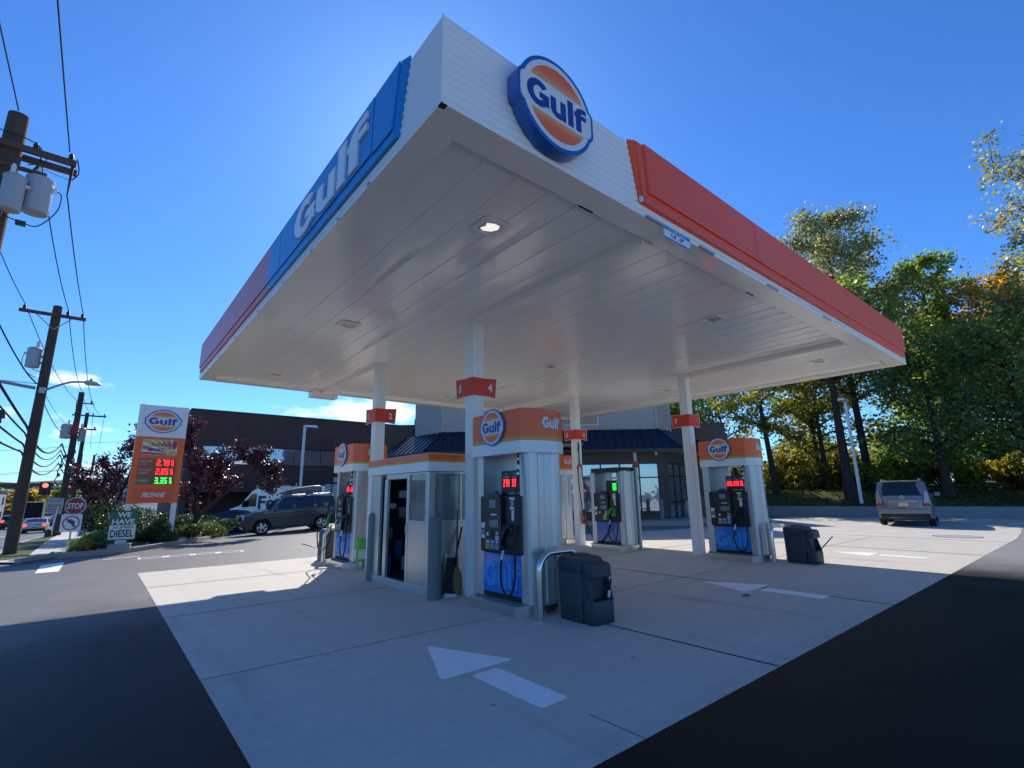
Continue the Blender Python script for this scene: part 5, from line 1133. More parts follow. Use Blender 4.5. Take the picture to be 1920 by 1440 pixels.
b.add(o_,[(i,(i+1)%6,6+(i+1)%6,6+i) for i in range(6)],1); b.add([(x,y,ZE-.10) for x,y in eave]+[(x,y,ZE-.11) for x,y in wallp],[(i,6+i,6+(i+1)%6,(i+1)%6) for i in range(6)],0)
b.build('eave',[mat('eave_soffit',(.30,.30,.29),.6),M['frame']],so_)
b=MB(); sp=[(.9,1.12),(11.9,1.12),(12.9,2.12),(12.9,11),(-.9,11),(-.9,2.92)]
for i in range(6):   # clapboards as tilted boards
    j=(i+1)%6; a=Vector((*sp[i],0));c=Vector((*sp[j],0)); d=(c-a).normalized(); n_=Vector((d.y,-d.x,0)); z=4.60
    while z<6.7:
        b.add([a+n_*.028+Vector((0,0,z)),c+n_*.028+Vector((0,0,z)),c+Vector((0,0,z+.17)),a+Vector((0,0,z+.17)),a+Vector((0,0,z)),c+Vector((0,0,z))],[(0,1,2,3),(4,5,1,0)]); z+=.17
M['sidingp']=mat('beige_siding',(.42,.37,.32),.6,var=.03,scale=2)
b.prism([(x*.995+.02,y*.995+.03) for x,y in sp],6.68,6.74,1); b.build('siding_wall',[M['sidingp'],M['wsticker']],so_)
b=MB()
for x,y in ((.9,1.12),(11.9,1.12),(12.9,2.12)): b.box(x-.06,y-.05,4.62,x+.06,y+.05,6.7)
b.build_each('corner_board',M['sidingp'],so_)
b=MB(); b.box(12.95,3.9,zb,16.6,11.05,5.25); b.box(12.9,3.85,5.25,16.65,11.1,5.33,1); b.build('brick_wing',[M['brick2'],M['frame']],so_)
b=MB(); b.box(-3.2,4.4,zb,-1.3,10,5.55); b.box(-1.302,4.6,zb,-.6,10,5.9); b.build('brick_wing',M['brick2'],so_)
b=MB(); b.hexa([(6.3,-.5,3.70),(7.75,-.5,3.70),(7.75,.6,3.70),(6.3,.6,3.70)],[(6.2,-.6,3.84),(7.85,-.6,3.84),(7.85,.6,3.84),(6.2,.6,3.84)],0); b.build('entrance_board',M['tanwood'],so_)
b=MB(); b.box(7.15,1.02,4.95,8.85,1.09,5.40,0); b.box(7.12,1.00,4.90,8.9,1.085,4.95,1); b.box(8.85,1.00,4.951,8.9,1.085,5.4,1); b.build('wall_sign_frame',[M['tanwood'],M['wsticker']],so_)
b=MB(); b.cyl((11.5,.2,3.42),(11.5,.2,3.30),.05,n=10); b.build('security_camera',M['wsticker'],so_)
# forecourt walk, bollards, bits by the store
b=MB(); b.add([], []); Mst=so_.matrix_basis
walk=[(0.2,-.9),(12.3,-.9),(16.0,2.8),(16.0,4.5),(14.4,4.5),(11.95,.75),(1,.75),(-1.5,3)]
stM=Matrix.Translation((10.33,18.61,0))@Matrix.Rotation(math.atan2(-.640,.768),4,'Z')
wpts=[stM@Vector((x,y,0)) for x,y in walk]
b.prism([(p.x,p.y) for p in wpts],-.2,.21); kind(b.build('store_walk',M['kerb']))
for u,v_,h,lb in ((11.4,-.35,1.0,'grey bollard on the store walk right of the lit window'),(5.2,-.35,1.0,'grey bollard on the store walk half hidden behind the diesel pump')):
    p=stM@Vector((u,v_,.2)); b=MB(); b.lathe([(.10,0),(.10,h-.1),(.08,h-.03),(.02,h)],16); tag(b.build('bollard',M['boll'],loc=p),lb,'bollard','grey bollards on the store walk')
p=stM@Vector((13.25,1.15,.21)); ic=thing('bundled_boards','pale boards leaning beside the store door behind the column numbered 7','boards',p,math.atan2(-.640,.768))
b=MB(); b.hexa([(-.15,-.1,0),(.05,-.1,0),(.05,.0,0),(-.15,0,0)],[(-.15,.12,.85),(.05,.12,.85),(.05,.2,.85),(-.15,.2,.85)]); b.hexa([(.08,-.1,0),(.22,-.1,0),(.22,.0,0),(.08,0,0)],[(.08,.06,.55),(.22,.06,.55),(.22,.14,.55),(.08,.14,.55)]); b.build_each('board',M['tanwood'],ic)
p=stM@Vector((15.1,3.55,.21)); vm=thing('ice_chest','dark cabinet against the brick wing right of the store door','cabinet',p,math.atan2(-.640,.768))
b=MB(); b.box(-.5,-.3,0,.5,.3,1.15); b.build('cabinet',M['black'],vm,bevel=.02); b=MB(); b.box(-.46,-.315,.1,-.02,-.3,1.08); b.box(.02,-.315,.1,.46,-.3,1.08); b.box(-.08,-.335,.5,-.05,-.315,.8,1); b.build('door',[M['bezel'],M['galv']],vm)
# ---------------------------------------------------------------- brown brick office building
ob_=thing('office_building','long dark brown brick office building with a ribbon of windows behind the parked vehicles','building',(2.42,34,0))
LB=20; b=MB(); zg0=-1.2
b.box(.25,0,4.87,LB,14,7.10); b.box(.25,.0,1.9,LB,14,3.67); b.box(.25,.25,3.67,.8,14,4.87); b.box(16.9,.0,3.67,LB,14,4.87); b.box(.25,1.5,zg0,LB,14,1.9)
b.hexa([(-.02,.35,zg0),(.248,.0,zg0),(.248,14,zg0),(-.02,14,zg0)],[(-.02,.35,7.10),(.248,.0,7.10),(.248,14,7.10),(-.02,14,7.10)])
for x in (4.2,8.6,13,17.4): b.box(x,0.02,zg0,x+.45,1.5,1.9)
b.build('wall',M['brick'],ob_)
b=MB(); b.box(-.05,-.05,7.10,LB+.05,14,7.17); b.build('roof_edge',M['frame'],ob_)
x=.8; k=0
bt=MB(); 
while x<16.8:
    fr=MB(); x1=min(x+1.86,16.9); fr.box(x,.06,3.67,x1,.2,3.72); fr.box(x,.06,4.82,x1,.2,4.87); fr.box(x,.05,3.72,x+.05,.2,4.82)
    w_=fr.build('window',M['frame'],ob_); g=MB(); tl=random.Random(k).uniform(-.012,.012); g.hexa([(x+.05,.12+tl,3.72),(x1,.12-tl,3.72),(x1,.15-tl,3.72),(x+.05,.15+tl,3.72)],[(x+.05,.12+tl,4.82),(x1,.12-tl,4.82),(x1,.15-tl,4.82),(x+.05,.15+tl,4.82)]); g.build('pane',M['glass2'],w_); x+=1.86; k+=1
b=MB(); b.box(9.3,.1,2.55,9.6,-.12,2.9); b.build('security_light',M['wsticker'],ob_)
ws=thing('wall_sign','small white sign with dark capitals on the brick building behind the roof box','sign',(12.1,33.98,2.18))
b=MB(); b.box(-.95,-.03,-.22,.95,0,.22); b.build('plate',M['wsticker'],ws); b=MB(); b.text('MAXIMUM',.22,FY((-.25,-.032,0)),.003,.02,width=1.1); b.build('lettering',M['navy'],ws)
# ---------------------------------------------------------------- vehicles
def arch(cx,r,n=9,z0=0.0):
    return [(cx-r*math.cos(math.pi*i/n),z0+r*math.sin(math.pi*i/n)) for i in range(n+1)]
def car(name,label,cat,loc,rz,L,W,H,wr,wf,wb,nose,belt,wins,ws,rw,paint,scale=1,group=None,sill=.32,tumble=.17,taper=.10,lamps=True,tail='tail',cladding=None):
    """x forward, nose = upper outline from front bumper to rear bumper [(x,z)..]"""
    t=thing(name,label,cat,loc,rz,group,scale)
    hw=W/2; ar=wr*1.16; zc=wr
    def ya(x,z):
        y=hw
        if z>belt: y*=1-tumble*((z-belt)/(H-belt))**1.15
        else: y*=1-.035*((belt-z)/belt)**2
        s=max(0,(abs(x)/(L/2)-.62)/.38); return y*(1-taper*s*s)
    und=[(-L/2+.10,sill+.06)]+[(x,max(z,sill) if False else z) for x,z in arch(wb,ar,10,zc) if z>=sill-1e-6][0:]+[]
    def archpts(cx):
        pts=[]; a0=math.asin(max(-1,min(1,(sill-zc)/ar)))
        for i in range(13):
            a=math.pi-a0-(math.pi-2*a0)*i/12; pts.append((cx+ar*math.cos(a),zc+ar*math.sin(a)))
        return pts
    outline=[(-L/2+.12,sill)]+archpts(wb)+archpts(wf)+[(L/2-.15,sill)]+nose
    bm=bmesh.new()
    vs=[bm.verts.new((x,-hw,z)) for x,z in outline]; f=bm.faces.new(vs)
    r_=bmesh.ops.extrude_face_region(bm,geom=[f]); ex=[v for v in r_['geom'] if isinstance(v,bmesh.types.BMVert)]
    bmesh.ops.translate(bm,verts=ex,vec=(0,W,0))
    for z in (sill+.12,belt-.28,belt-.12,belt,belt+(H-belt)*.5,H-.12,H-.04): bmesh.ops.bisect_plane(bm,geom=bm.verts[:]+bm.edges[:]+bm.faces[:],plane_co=(0,0,z),plane_no=(0,0,1))
    for i in range(-8,9): bmesh.ops.bisect_plane(bm,geom=bm.verts[:]+bm.edges[:]+bm.faces[:],plane_co=(i*L/17,0,0),plane_no=(1,0,0))
    for y in (-.8,-.45,0,.45,.8): bmesh.ops.bisect_plane(bm,geom=bm.verts[:]+bm.edges[:]+bm.faces[:],plane_co=(0,y*hw,0),plane_no=(0,1,0))
    for v in bm.verts:
        x,y,z=v.co; k=ya(x,z)/hw; q=abs(y)/hw
        s=max(0,(abs(x)/(L/2)-.8)/.2)
        v.co.x=x-math.copysign(.16*q**3*s,x); v.co.y=y*k
        if z>H-.3: v.co.z=z-.05*q*q*((z-(H-.3))/.3)
        elif z>belt-.35 and abs(x)>L*.18 : v.co.z=z-.035*q*q
    bmesh.ops.recalc_face_normals(bm,faces=bm.faces)
    me=bpy.data.meshes.new('body'); bm.to_mesh(me); bm.free(); me.materials.append(paint)
    for p in me.polygons: p.use_smooth=True
    me.set_sharp_from_angle(angle=R(32))
    o=bpy.data.objects.new('body',me); col.objects.link(o); o.parent=t
    md=o.modifiers.new('bevel','BEVEL'); md.width=.025; md.segments=2; md.limit_method='ANGLE'; md.angle_limit=R(38)
    # inner dark floor so arches are dark
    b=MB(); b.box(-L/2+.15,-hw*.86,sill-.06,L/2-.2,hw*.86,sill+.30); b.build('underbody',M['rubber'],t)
    for s in (-1,1):
        for wpoly in wins:
            b=MB(); v0=[(x,s*(ya(x,z)+.007),z-.05*((z-(H-.3))/.3 if z>H-.3 else 0)) for x,z in wpoly]; v1=[(x,s*(ya(x,z)-.02),z) for x,z in wpoly]; n=len(v0)
            f=[(i,(i+1)%n,n+(i+1)%n,n+i) for i in range(n)]+[tuple(range(n)),tuple(range(2*n-1,n-1,-1))]
            b.add(v0+v1,f if s<0 else [q[::-1] for q in f]); b.build('side_window',M['carglass'],t)
    for (p,q,nm) in ((ws,None,'windscreen'),(rw,None,'rear_window')):
        if not p: continue
        (x0,z0),(x1,z1)=p; d=Vector((x1-x0,0,z1-z0)).normalized(); n_=Vector((-d.z,0,d.x)); 
        if (nm=='windscreen')!=(n_.x>0): n_=-n_
        v=[];K=6
        for i in range(K+1):
            yy=-1+2*i/K
            for (x,z) in ((x0,z0),(x1,z1)):
                w_=ya(x,z)-(.10 if nm=='windscreen' else .06); s=max(0,(abs(x)/(L/2)-.8)/.2); P_=Vector((x-math.copysign(.16*abs(yy)**3*s,x),yy*w_,z-.04*yy*yy*(1 if z>belt+.2 else .4)))+n_*.012; v.append(P_)
        b=MB(); fs=[(2*i,2*i+1,2*i+3,2*i+2) for i in range(K)]
        e=(v[1]-v[0]).cross(v[2]-v[0]); 
        if e.dot(n_)<0: fs=[q_[::-1] for q_ in fs]
        b.add(v,fs,0,True); w2=[p_-n_*.03 for p_ in v]; b.add(w2,[q_[::-1] for q_ in fs],0,True); b.build(nm,M['carglass'],t)
    for cx in (wf,wb):
        for s in (-1,1):
            y=s*(hw-.13); Mx=Matrix.Translation((cx,y,wr))@Matrix.Rotation(R(-90*s),4,'X')
            b=MB(); b.lathe([(wr*.62,-.10),(wr*.93,-.11),(wr,-.07),(wr,.07),(wr*.93,.11),(wr*.64,.105),(wr*.60,.07)],26,0,Mx); wl_=b.build('wheel',M['tyre'],t)
            b=MB(); b.lathe([(wr*.60,.06),(wr*.64,.112),(wr*.57,.104),(wr*.56,.06)],26,0,Mx,True,False); b.lathe([(wr*.58,.06),(wr*.54,.055),(.02,.05)],26,1,Mx)
            for k in range(5):
                a=k*72; Ms=Mx@Matrix.Rotation(R(a),4,'Z'); b.hexa([(.03,-wr*.13,.056),(wr*.57,-wr*.17,.056),(wr*.57,wr*.17,.056),(.03,wr*.13,.056)],[(.03,-wr*.10,.095),(wr*.57,-wr*.13,.088),(wr*.57,wr*.13,.088),(.03,wr*.10,.095)],0,Ms)
            b.lathe([(wr*.17,.05),(wr*.17,.10),(.02,.105)],14,0,Mx); b.build('rim',[M['rim'],M['dark']],wl_)
    t['_dims']=0; del t['_dims']
    return t,ya
def lampbox(t,name,x0,y0,z0,x1,y1,z1,m,bev=.02):
    b=MB(); b.box(x0,y0,z0,x1,y1,z1); return b.build(name,m,t,bevel=bev)
carp=lambda n,c,r=.28: mat(n,c,r,metal=.35,coat=.8,spec=.5)
M['suvp']=carp('slate_paint',(.016,.032,.060),.2); M['lexp']=carp('grey_paint',(.20,.205,.215),.22); M['whitep']=carp('white_paint',(.72,.72,.70)); M['silverp']=carp('silver_paint',(.45,.46,.47)); M['blackp']=carp('black_paint',(.015,.016,.018)); M['bluep']=carp('dark_blue_paint',(.02,.04,.09))
# blue grey SUV facing left
fw=Vector((4.48,22.83));rw_=Vector((6.98,22.37)); az=R(177); scl=.93
# near (left) side wheel midpoint -> car centre: shift to the right of heading (away from the camera)
hd=Vector((math.cos(az),math.sin(az))); rt=Vector((hd.y,-hd.x))
cpos=(fw+rw_)/2+rt*(.82*scl)-hd*0.03
zc_=.5*(zg(*fw)+zg(*rw_))
PIT=R(2.4)
t,ya=car('parked_suv','blue grey boxy SUV with a grey roof box, parked facing left by the planting bed','SUV',(cpos.x,cpos.y,zc_-.01),az,4.75,1.85,1.80,.37,1.42,-1.43,
 [(2.37,.45),(2.375,.72),(2.33,.95),(2.26,1.02),(1.25,1.16),(1.0,1.20),(.50,1.72),(.34,1.78),(-.2,1.81),(-1.9,1.80),(-2.15,1.76),(-2.30,1.30),(-2.36,1.05),(-2.38,.55),(-2.30,.36)],1.14,
 [[(.84,1.20),(.47,1.64),(.0,1.67),(-.02,1.17)],[(-.10,1.17),(-.09,1.66),(-1.0,1.67),(-1.04,1.18)],[(-1.18,1.19),(-1.15,1.67),(-1.92,1.66),(-2.08,1.24)]],((.96,1.23),(.52,1.69)),((-2.17,1.72),(-2.285,1.32)),M['suvp'],scl)
t.rotation_euler=(0,PIT,az)
lampbox(t,'headlight',2.05,.55,.80,2.31,.80,.97,M['head']); lampbox(t,'headlight',2.05,-.80,.80,2.31,-.55,.97,M['head'])
b=MB(); b.box(2.30,-.48,.72,2.40,.48,.96,1); 
for y in (-.25,0,.25): b.box(2.33,y-.06,.73,2.415,y+.06,.955,0)
b.build('grille',[M['chrome'],M['black']],t,bevel=.01)
lampbox(t,'bumper',2.2,-.82,.46,2.40,.82,.66,M['suvp'],.04); lampbox(t,'tail_light',-2.36,.66,.9,-2.1,.84,1.25,M['tail']); lampbox(t,'tail_light',-2.36,-.84,.9,-2.1,-.66,1.25,M['tail'])
for s in (-1,1):
    lampbox(t,'mirror',.72,s*.93,1.10,.90,s*1.10,1.27,M['suvp'],.03); 
    b=MB(); b.tube([(.3,s*.66,1.80),(.25,s*.66,1.86),(-1.9,s*.66,1.87),(-2.0,s*.66,1.80)],.022,8); b.build('roof_rail',M['galv'],t)
    b=MB(); b.box(-1.0,s*.90,.30,.95,s*1.0,.36); b.build('side_step',M['black'],t,bevel=.01)
    for x in (-.02,-.98):
        b=MB(); b.box(x-.20,s*.925,1.0,x-.06,s*.955,1.03); b.build('door_handle',M['black'],t)
    b=MB()
    for x in (.9,-.055,-1.1): b.box(x-.006,s*.905,.45,x+.006,s*.928,1.14)
    b.build('door_gap',M['black'],t)
b=MB()
for x in (.05,-1.0): b.box(x-.03,-.68,1.86,x+.03,.68,1.90)
b.build_each('cross_bar',M['black'],t)
MT=Matrix.Translation((cpos.x,cpos.y,zc_-.01))@Matrix.Rotation(az,4,'Z')@Matrix.Rotation(PIT,4,'Y')@Matrix.Scale(scl,4)
rbx=thing('roof_box','grey roof cargo box on top of the blue grey SUV','roof box',MT@Vector((-.45,.12,1.905)),az,None,scl)
rbx.rotation_euler=(0,PIT,az)
b=MB(); secs=[(.95,.05,.08,.20),(.70,.0,.20,.34),(.2,.0,.32,.40),(-.6,.0,.40,.42),(-.98,.0,.40,.42),(-1.06,.03,.36,.38)]; L=[]
for x,z0,z1,hw in secs: L.append([(x,-hw,z0+.05),(x,-hw*.92,z0),(x,hw*.92,z0),(x,hw,z0+.05),(x,hw,z0+(z1-z0)*.45),(x,hw*.88,z1-.03),(x,hw*.6,z1),(x,-hw*.6,z1),(x,-hw*.88,z1-.03),(x,-hw,z0+(z1-z0)*.45)])
n=10; b.add([p for l in L for p in l],[(k*n+i,(k+1)*n+i,(k+1)*n+(i+1)%n,k*n+(i+1)%n) for k in range(5) for i in range(n)]+[tuple(range(n)),tuple(5*n+i for i in range(n-1,-1,-1))],0,True); b.build('shell',mat('roof_box_plastic',(.16,.17,.18),.4,coat=.3),rbx)
b=MB(); b.box(-1.0,-.425,.155,.75,.425,.165); b.build('lid_seam',M['black'],rbx)
# grey SUV parked on the right, rear view
haz=R(9); t,ya=car('parked_suv','dark grey SUV with chrome plate surround seen from behind by the retaining wall','SUV',(26.12,3.32,0.0),haz,4.80,1.88,1.84,.39,1.45,-1.40,
 [(2.38,.45),(2.39,.80),(2.28,1.05),(1.25,1.18),(1.0,1.24),(.35,1.74),(.1,1.81),(-.4,1.84),(-1.75,1.83),(-2.08,1.79),(-2.24,1.30),(-2.30,1.05),(-2.34,.62),(-2.30,.40)],1.20,
 [[(.80,1.25),(.32,1.68),(-.1,1.71),(-.12,1.23)],[(-.20,1.23),(-.19,1.72),(-1.05,1.72),(-1.1,1.24)],[(-1.2,1.25),(-1.17,1.72),(-1.8,1.70),(-1.98,1.28)]],((.96,1.27),(.38,1.72)),((-2.082,1.77),(-2.262,1.225)),M['lexp'],1.0)
for s in (-1,1):
    b=MB(); b.hexa([(-2.36,s*.66,.86),(-2.12,s*.66,.86),(-2.12,s*.905,.86),(-2.24,s*.90,.86)][::s],[(-2.27,s*.74,1.40),(-2.12,s*.74,1.40),(-2.10,s*.83,1.40),(-2.22,s*.82,1.40)][::s]); b.build('tail_light',[M['taildk']] if 'taildk' in M else [M.setdefault('taildk',mat('smoked_lamp',(.30,.30,.32),.12,coat=.8))],t,bevel=.015)
    lampbox(t,'reflector_lamp',-2.375,s*.66,.80,-2.2,s*.86,.92,M['tail'],.015)
    lampbox(t,'mirror',.70,s*.95,1.16,.86,s*1.16,1.34,M['lexp'],.03); lampbox(t,'headlight',2.1,s*.6,.85,2.36,s*.85,1.0,M['head'])
    b=MB(); b.tube([(.2,s*.63,1.80),(.1,s*.63,1.88),(-1.7,s*.63,1.88),(-1.85,s*.63,1.81)],.025,8); b.build('roof_rail',M['rim'],t)
b=MB(); b.box(-2.40,-.50,.98,-2.28,.50,1.03,0); b.box(-2.41,-.54,.735,-2.30,.54,.765,0); b.box(-2.365,-.50,.77,-2.30,.50,.975,1); b.box(-2.38,-.17,.80,-2.366,.15,.945,2); b.lathe([(.075,0),(.075,.012)],16,0,FX((-2.30,0,1.16))); b.lathe([(.055,.0125),(.055,.014)],16,1,FX((-2.30,0,1.16))); b.build('plate_surround',[M['chrome'],M['lexp'],mat('number_plate',(.60,.52,.28),.5)],t,bevel=.004)
b=MB(); b.box(-2.42,-.82,.50,-2.25,.82,.72); b.box(-2.40,-.80,.36,-2.25,.80,.47,1); b.build('bumper',[M['lexp'],M['black']],t,bevel=.03)
b=MB(); b.hexa([(-2.16,-.62,1.77),(-1.9,-.62,1.79),(-1.9,.62,1.79),(-2.16,.62,1.77)],[(-2.19,-.60,1.80),(-1.9,-.62,1.845),(-1.9,.62,1.845),(-2.19,.60,1.80)]); b.build('spoiler',M['lexp'],t,bevel=.008)
# delivery van behind the blue grey SUV
def van():
    t=thing('delivery_van','white delivery van with purple and red lettering behind the blue grey SUV','van',(7.5,30.9,-.38),math.radians(139))
    L,W,H=6.0,2.05,2.55
    prof=[(-3,.35),(2.55,.35),(2.95,.55),(2.95,1.0),(2.75,1.25),(2.15,1.45),(1.45,2.30),(1.1,2.50),(.6,2.55),(-2.9,2.55),(-3,2.45)]
    b=MB(); Mx=Matrix(((1,0,0,0),(0,0,-1,W/2),(0,1,0,0),(0,0,0,1))); b.prism(prof,0,W,0,Mx,False); b.build('body',M['vanp'],t,bevel=.10)
    for s in (-1,1):
        b=MB(); y=s*(W/2+.004); b.hexa([(1.15,y-.01,1.38),(2.05,y-.01,1.38),(2.05,y+.01,1.38),(1.15,y+.01,1.38)],[(1.15,y-.01,2.15),(1.45,y-.01,2.15),(1.45,y+.01,2.15),(1.15,y+.01,2.15)]); b.build('side_window',M['carglass'],t)
        lampbox(t,'mirror',1.75,s*(W/2+.05),1.35,1.9,s*(W/2+.28),1.75,M['black'],.03)
        F=FY((-.9,-W/2-.004,1.62)) if s<0 else FYp((-.35,W/2+.004,1.62))
        b=MB(); b.text('Fed',.80,F@Matrix.Translation((-.62 if s<0 else -.62,0,0)),.004,.03,0,width=1.55); b.text('Ex',.80,F@Matrix.Translation((.72,0,0)),.004,.03,1,width=1.05); b.build('lettering',[M['fxp'],M['fxo']],t)
    b=MB(); b.hexa([(2.17,-.9,1.46),(2.19,-.9,1.46),(2.19,.9,1.46),(2.17,.9,1.46)],[(1.50,-.8,2.27),(1.53,-.8,2.27),(1.53,.8,2.27),(1.50,.8,2.27)]); b.build('windscreen',M['carglass'],t)
    for cx in (1.9,-1.9):
        for s in (-1,1):
            b=MB(); b.lathe([(.2,-.1),(.34,-.11),(.36,0),(.34,.11),(.2,.1)],20,0,Matrix.Translation((cx,s*(W/2-.10),.36))@Matrix.Rotation(R(90),4,'X')); b.lathe([(.19,-.105),(.19,.105)],14,1,Matrix.Translation((cx,s*(W/2-.10),.36))@Matrix.Rotation(R(90),4,'X')); b.build('wheel',[M['tyre'],M['rim']],t)
    for s in (-1,1): lampbox(t,'headlight',2.72,s*.6,.95,2.96,s*.95,1.15,M['head'])
    b=MB(); b.lathe([(.28,2.545),(.22,2.62),(.05,2.65)],14,0,Matrix.Translation((-.3,.3,0))); b.tube([(-.9,.3,2.55),(-.9,.3,2.75)],.02,6); b.build('roof_vent',M['vanp'],t)
M['vanp']=carp('van_white',(.82,.82,.82)); M['fxp']=mat('purple_print',(.05,.02,.16),.4); M['fxo']=mat('red_orange_print',(.55,.06,.03),.4)
van()
# simple sedan / SUV on the street
def sedan(label,x,y,rz,paint,scale=1,lit=True,grp='cars on the street',z=None,suv=False):
    z=zg(x,y) if z is None else z
    if suv:
        t,ya=car('street_car',label,'car',(x,y,z),rz,4.6,1.85,1.68,.35,1.38,-1.38,[(2.29,.45),(2.3,.75),(2.2,.98),(1.2,1.08),(1.0,1.14),(.35,1.58),(.1,1.65),(-.4,1.68),(-1.6,1.66),(-1.95,1.6),(-2.2,1.2),(-2.26,1.0),(-2.29,.55),(-2.22,.38)],1.08,[[(.8,1.13),(.34,1.52),(-.1,1.55),(-.12,1.12)],[(-.2,1.12),(-.19,1.55),(-1.2,1.54),(-1.3,1.14)]],((.96,1.16),(.4,1.56)),((-1.97,1.56),(-2.18,1.22)),paint,scale,grp)
        zt,zl=.85,1.12
    else:
        t,ya=car('street_car',label,'car',(x,y,z),rz,4.65,1.80,1.45,.33,1.42,-1.35,[(2.32,.42),(2.33,.66),(2.22,.80),(1.15,.96),(1.0,1.0),(.30,1.38),(.05,1.43),(-.5,1.45),(-.9,1.41),(-1.70,1.08),(-1.85,1.05),(-2.22,1.02),(-2.31,.85),(-2.33,.50),(-2.25,.34)],.96,[[(.78,1.0),(.28,1.33),(-.2,1.36),(-.22,1.0)],[(-.3,1.0),(-.29,1.36),(-.85,1.33),(-1.4,1.06)]],((.94,1.03),(.34,1.36)),((-.95,1.39),(-1.66,1.10)),paint,scale,grp)
        zt,zl=.74,.92
    for s in (-1,1):
        lampbox(t,'tail_light',-2.33,s*.55,zt,-2.15,s*.80,zl,M['tailon'] if lit else M['tail'],.02); lampbox(t,'headlight',2.1,s*.5,.62,2.30,s*.78,.76,M['head'],.02)
    b=MB(); b.box(-2.345,-.78,.36,-2.2,.78,.52); b.build('bumper',M['black'],t,bevel=.03); b=MB(); b.box(-2.34,-.17,.62,-2.30,.17,.72); b.build('number_plate',M['tan'],t)
    return t
RD=math.radians(90)
sedan('silver sedan with red lamps lit on the street beside the pole with red transformer',-5.75,66,RD,M['silverp'])
sedan('black SUV waiting on the street before the box truck',-9.0,84,RD,M['blackp'],suv=True)
sedan('grey car at the left picture edge coming along the street',-8.9,57.5,-RD,M['silverp'],lit=False,suv=True)
sedan('dark blue car far along the street between the grey car and black SUV',-12.0,84,-RD,M['bluep'],lit=False)
sedan('small white car far down the street in front of the box truck',-5.2,112,RD,M['whitep'],lit=False)
sedan('far silver car on the street just behind the post of the pole with red transformer',-5.1,92,RD,M['silverp'],lit=False)
sedan('dark blue parked car in deep shade under the office building left of the van',4.2,29.5,math.radians(160),M['bluep'],lit=False,grp='cars by the office building')
tk=thing('box_truck','box truck with white cargo box and open dark rear far down the street','truck',(-8.6,103,zg(-8.6,103)),RD,None,1.0)
b=MB(); b.box(-3.0,-1.25,.95,2.2,1.25,1.02); b.box(-3.0,-1.25,1.021,2.2,-1.2,3.3); b.box(-3.0,1.2,1.021,2.2,1.25,3.3); b.box(-3.0,-1.25,3.301,2.2,1.25,3.36); b.box(2.15,-1.199,1.021,2.2,1.199,3.3); b.build('cargo_box',M['whitep'],tk)
b=MB(); b.box(-2.6,-1.19,1.03,2.1,1.19,3.28); b.build('cargo',M['dark'],tk); b=MB(); b.box(2.3,-1.1,.5,3.9,1.1,2.5); b.build('cab',M['whitep'],tk,bevel=.1); b=MB(); b.box(-3.0,-1.0,.5,3.5,1.0,.94); b.build('chassis',M['rubber'],tk)
for cx in (-1.8,2.9):
    for s in (-1,1): b=MB(); b.lathe([(.2,-.15),(.45,-.15),(.45,.15),(.2,.15)],18,0,Matrix.Translation((cx,s*1.0,.45))@Matrix.Rotation(R(90),4,'X')); b.build('wheel',M['tyre'],tk)
# ---------------------------------------------------------------- far street side
def block(label,x,y,z,w_,d,h,m,rows=2,n=4,roof=None,cat='building',grp=None):
    t=thing('street_building',label,cat,(x,y,z),0,grp)
    b=MB(); b.box(-w_/2,0,-2,w_/2,d,h); b.build('wall',m,t)
    b=MB(); b.box(-w_/2-.2,-.2,h,w_/2+.2,d+.2,h+.35); b.build('roof_edge',roof or M['frame'],t)
    for r_ in range(rows):
        for i in range(n):
            xw=-w_/2+w_*(i+.5)/n; zw=h*(r_+.5)/rows-.2; b=MB(); b.box(xw-w_/n*.3,-.06,zw-.6,xw+w_/n*.3,-.005,zw+.7); b.build('window',M['glass2'],t)
    b=MB()
    for i in range(max(2,n//2)):
        y_=d*(i+.5)/max(2,n//2)
        for r_ in range(rows): b.box(w_/2+.005,y_-1,h*(r_+.5)/rows-.8,w_/2+.05,y_+1,h*(r_+.5)/rows+.5)
    b.build('window',M['glass2'],t)
M['cream']=mat('cream_wall',(.55,.52,.46),.8,var=.04); M['tanwall']=mat('tan_wall',(.42,.32,.22),.8,var=.04); M['greyroof']=mat('grey_roof',(.16,.17,.19),.7); M['bluewall']=mat('grey_blue_wall',(.28,.31,.36),.8)
block('white commercial building across the street at the left edge',-21,84,-2,9,14,5.2,M['cream'],2,3)
block('tan low building across the street at the left edge',-19.5,66,-1.7,7,10,2.6,M['tanwall'],1,3)
block('grey building behind the white one across the street',-20,112,-2,12,14,5.0,M['bluewall'],2,4)
block('long red brick building on the far hillside under the traffic lights',-13,190,-1.0,26,12,7.0,M['redbrick'],2,7,M['greyroof'])
block('dark grey roofed building on the far hillside right of the brick one',8,230,-1,30,14,9.0,M['bluewall'],2,6,M['greyroof'])
fl=thing('flag_pole','red and white striped flag on a pole across the street beside the near wooden pole','flag',(-13.6,78,-1.9))
b=MB(); b.tube([(0,0,0),(0,0,7)],.05,8); b.build('pole',M['galv'],fl)
b=MB()
for k in range(7): b.add([(0,0,6.8-k*.2),(.5,-.1,6.6-k*.2),(.9,.05,6.1-k*.2),(.9,.05,5.9-k*.2),(.5,-.1,6.4-k*.2),(0,0,6.6-k*.2)],[(0,1,4,5),(1,2,3,4)],k%2)
b.add([(0.0,-.012,6.8),(.3,-.075,6.67),(.3,-.075,5.97),(0,-.012,6.1)],[(0,1,2,3)],2); b.build('cloth',[M['stopred'],M['wsticker'],M['navy']],fl)
hl=MB(); rg=random.Random(3); xs=[-260+20*i for i in range(40)]
def hz(x): return 9.5+2.2*math.sin(x*.021+1)+1.3*math.sin(x*.057)+.6*math.sin(x*.19)
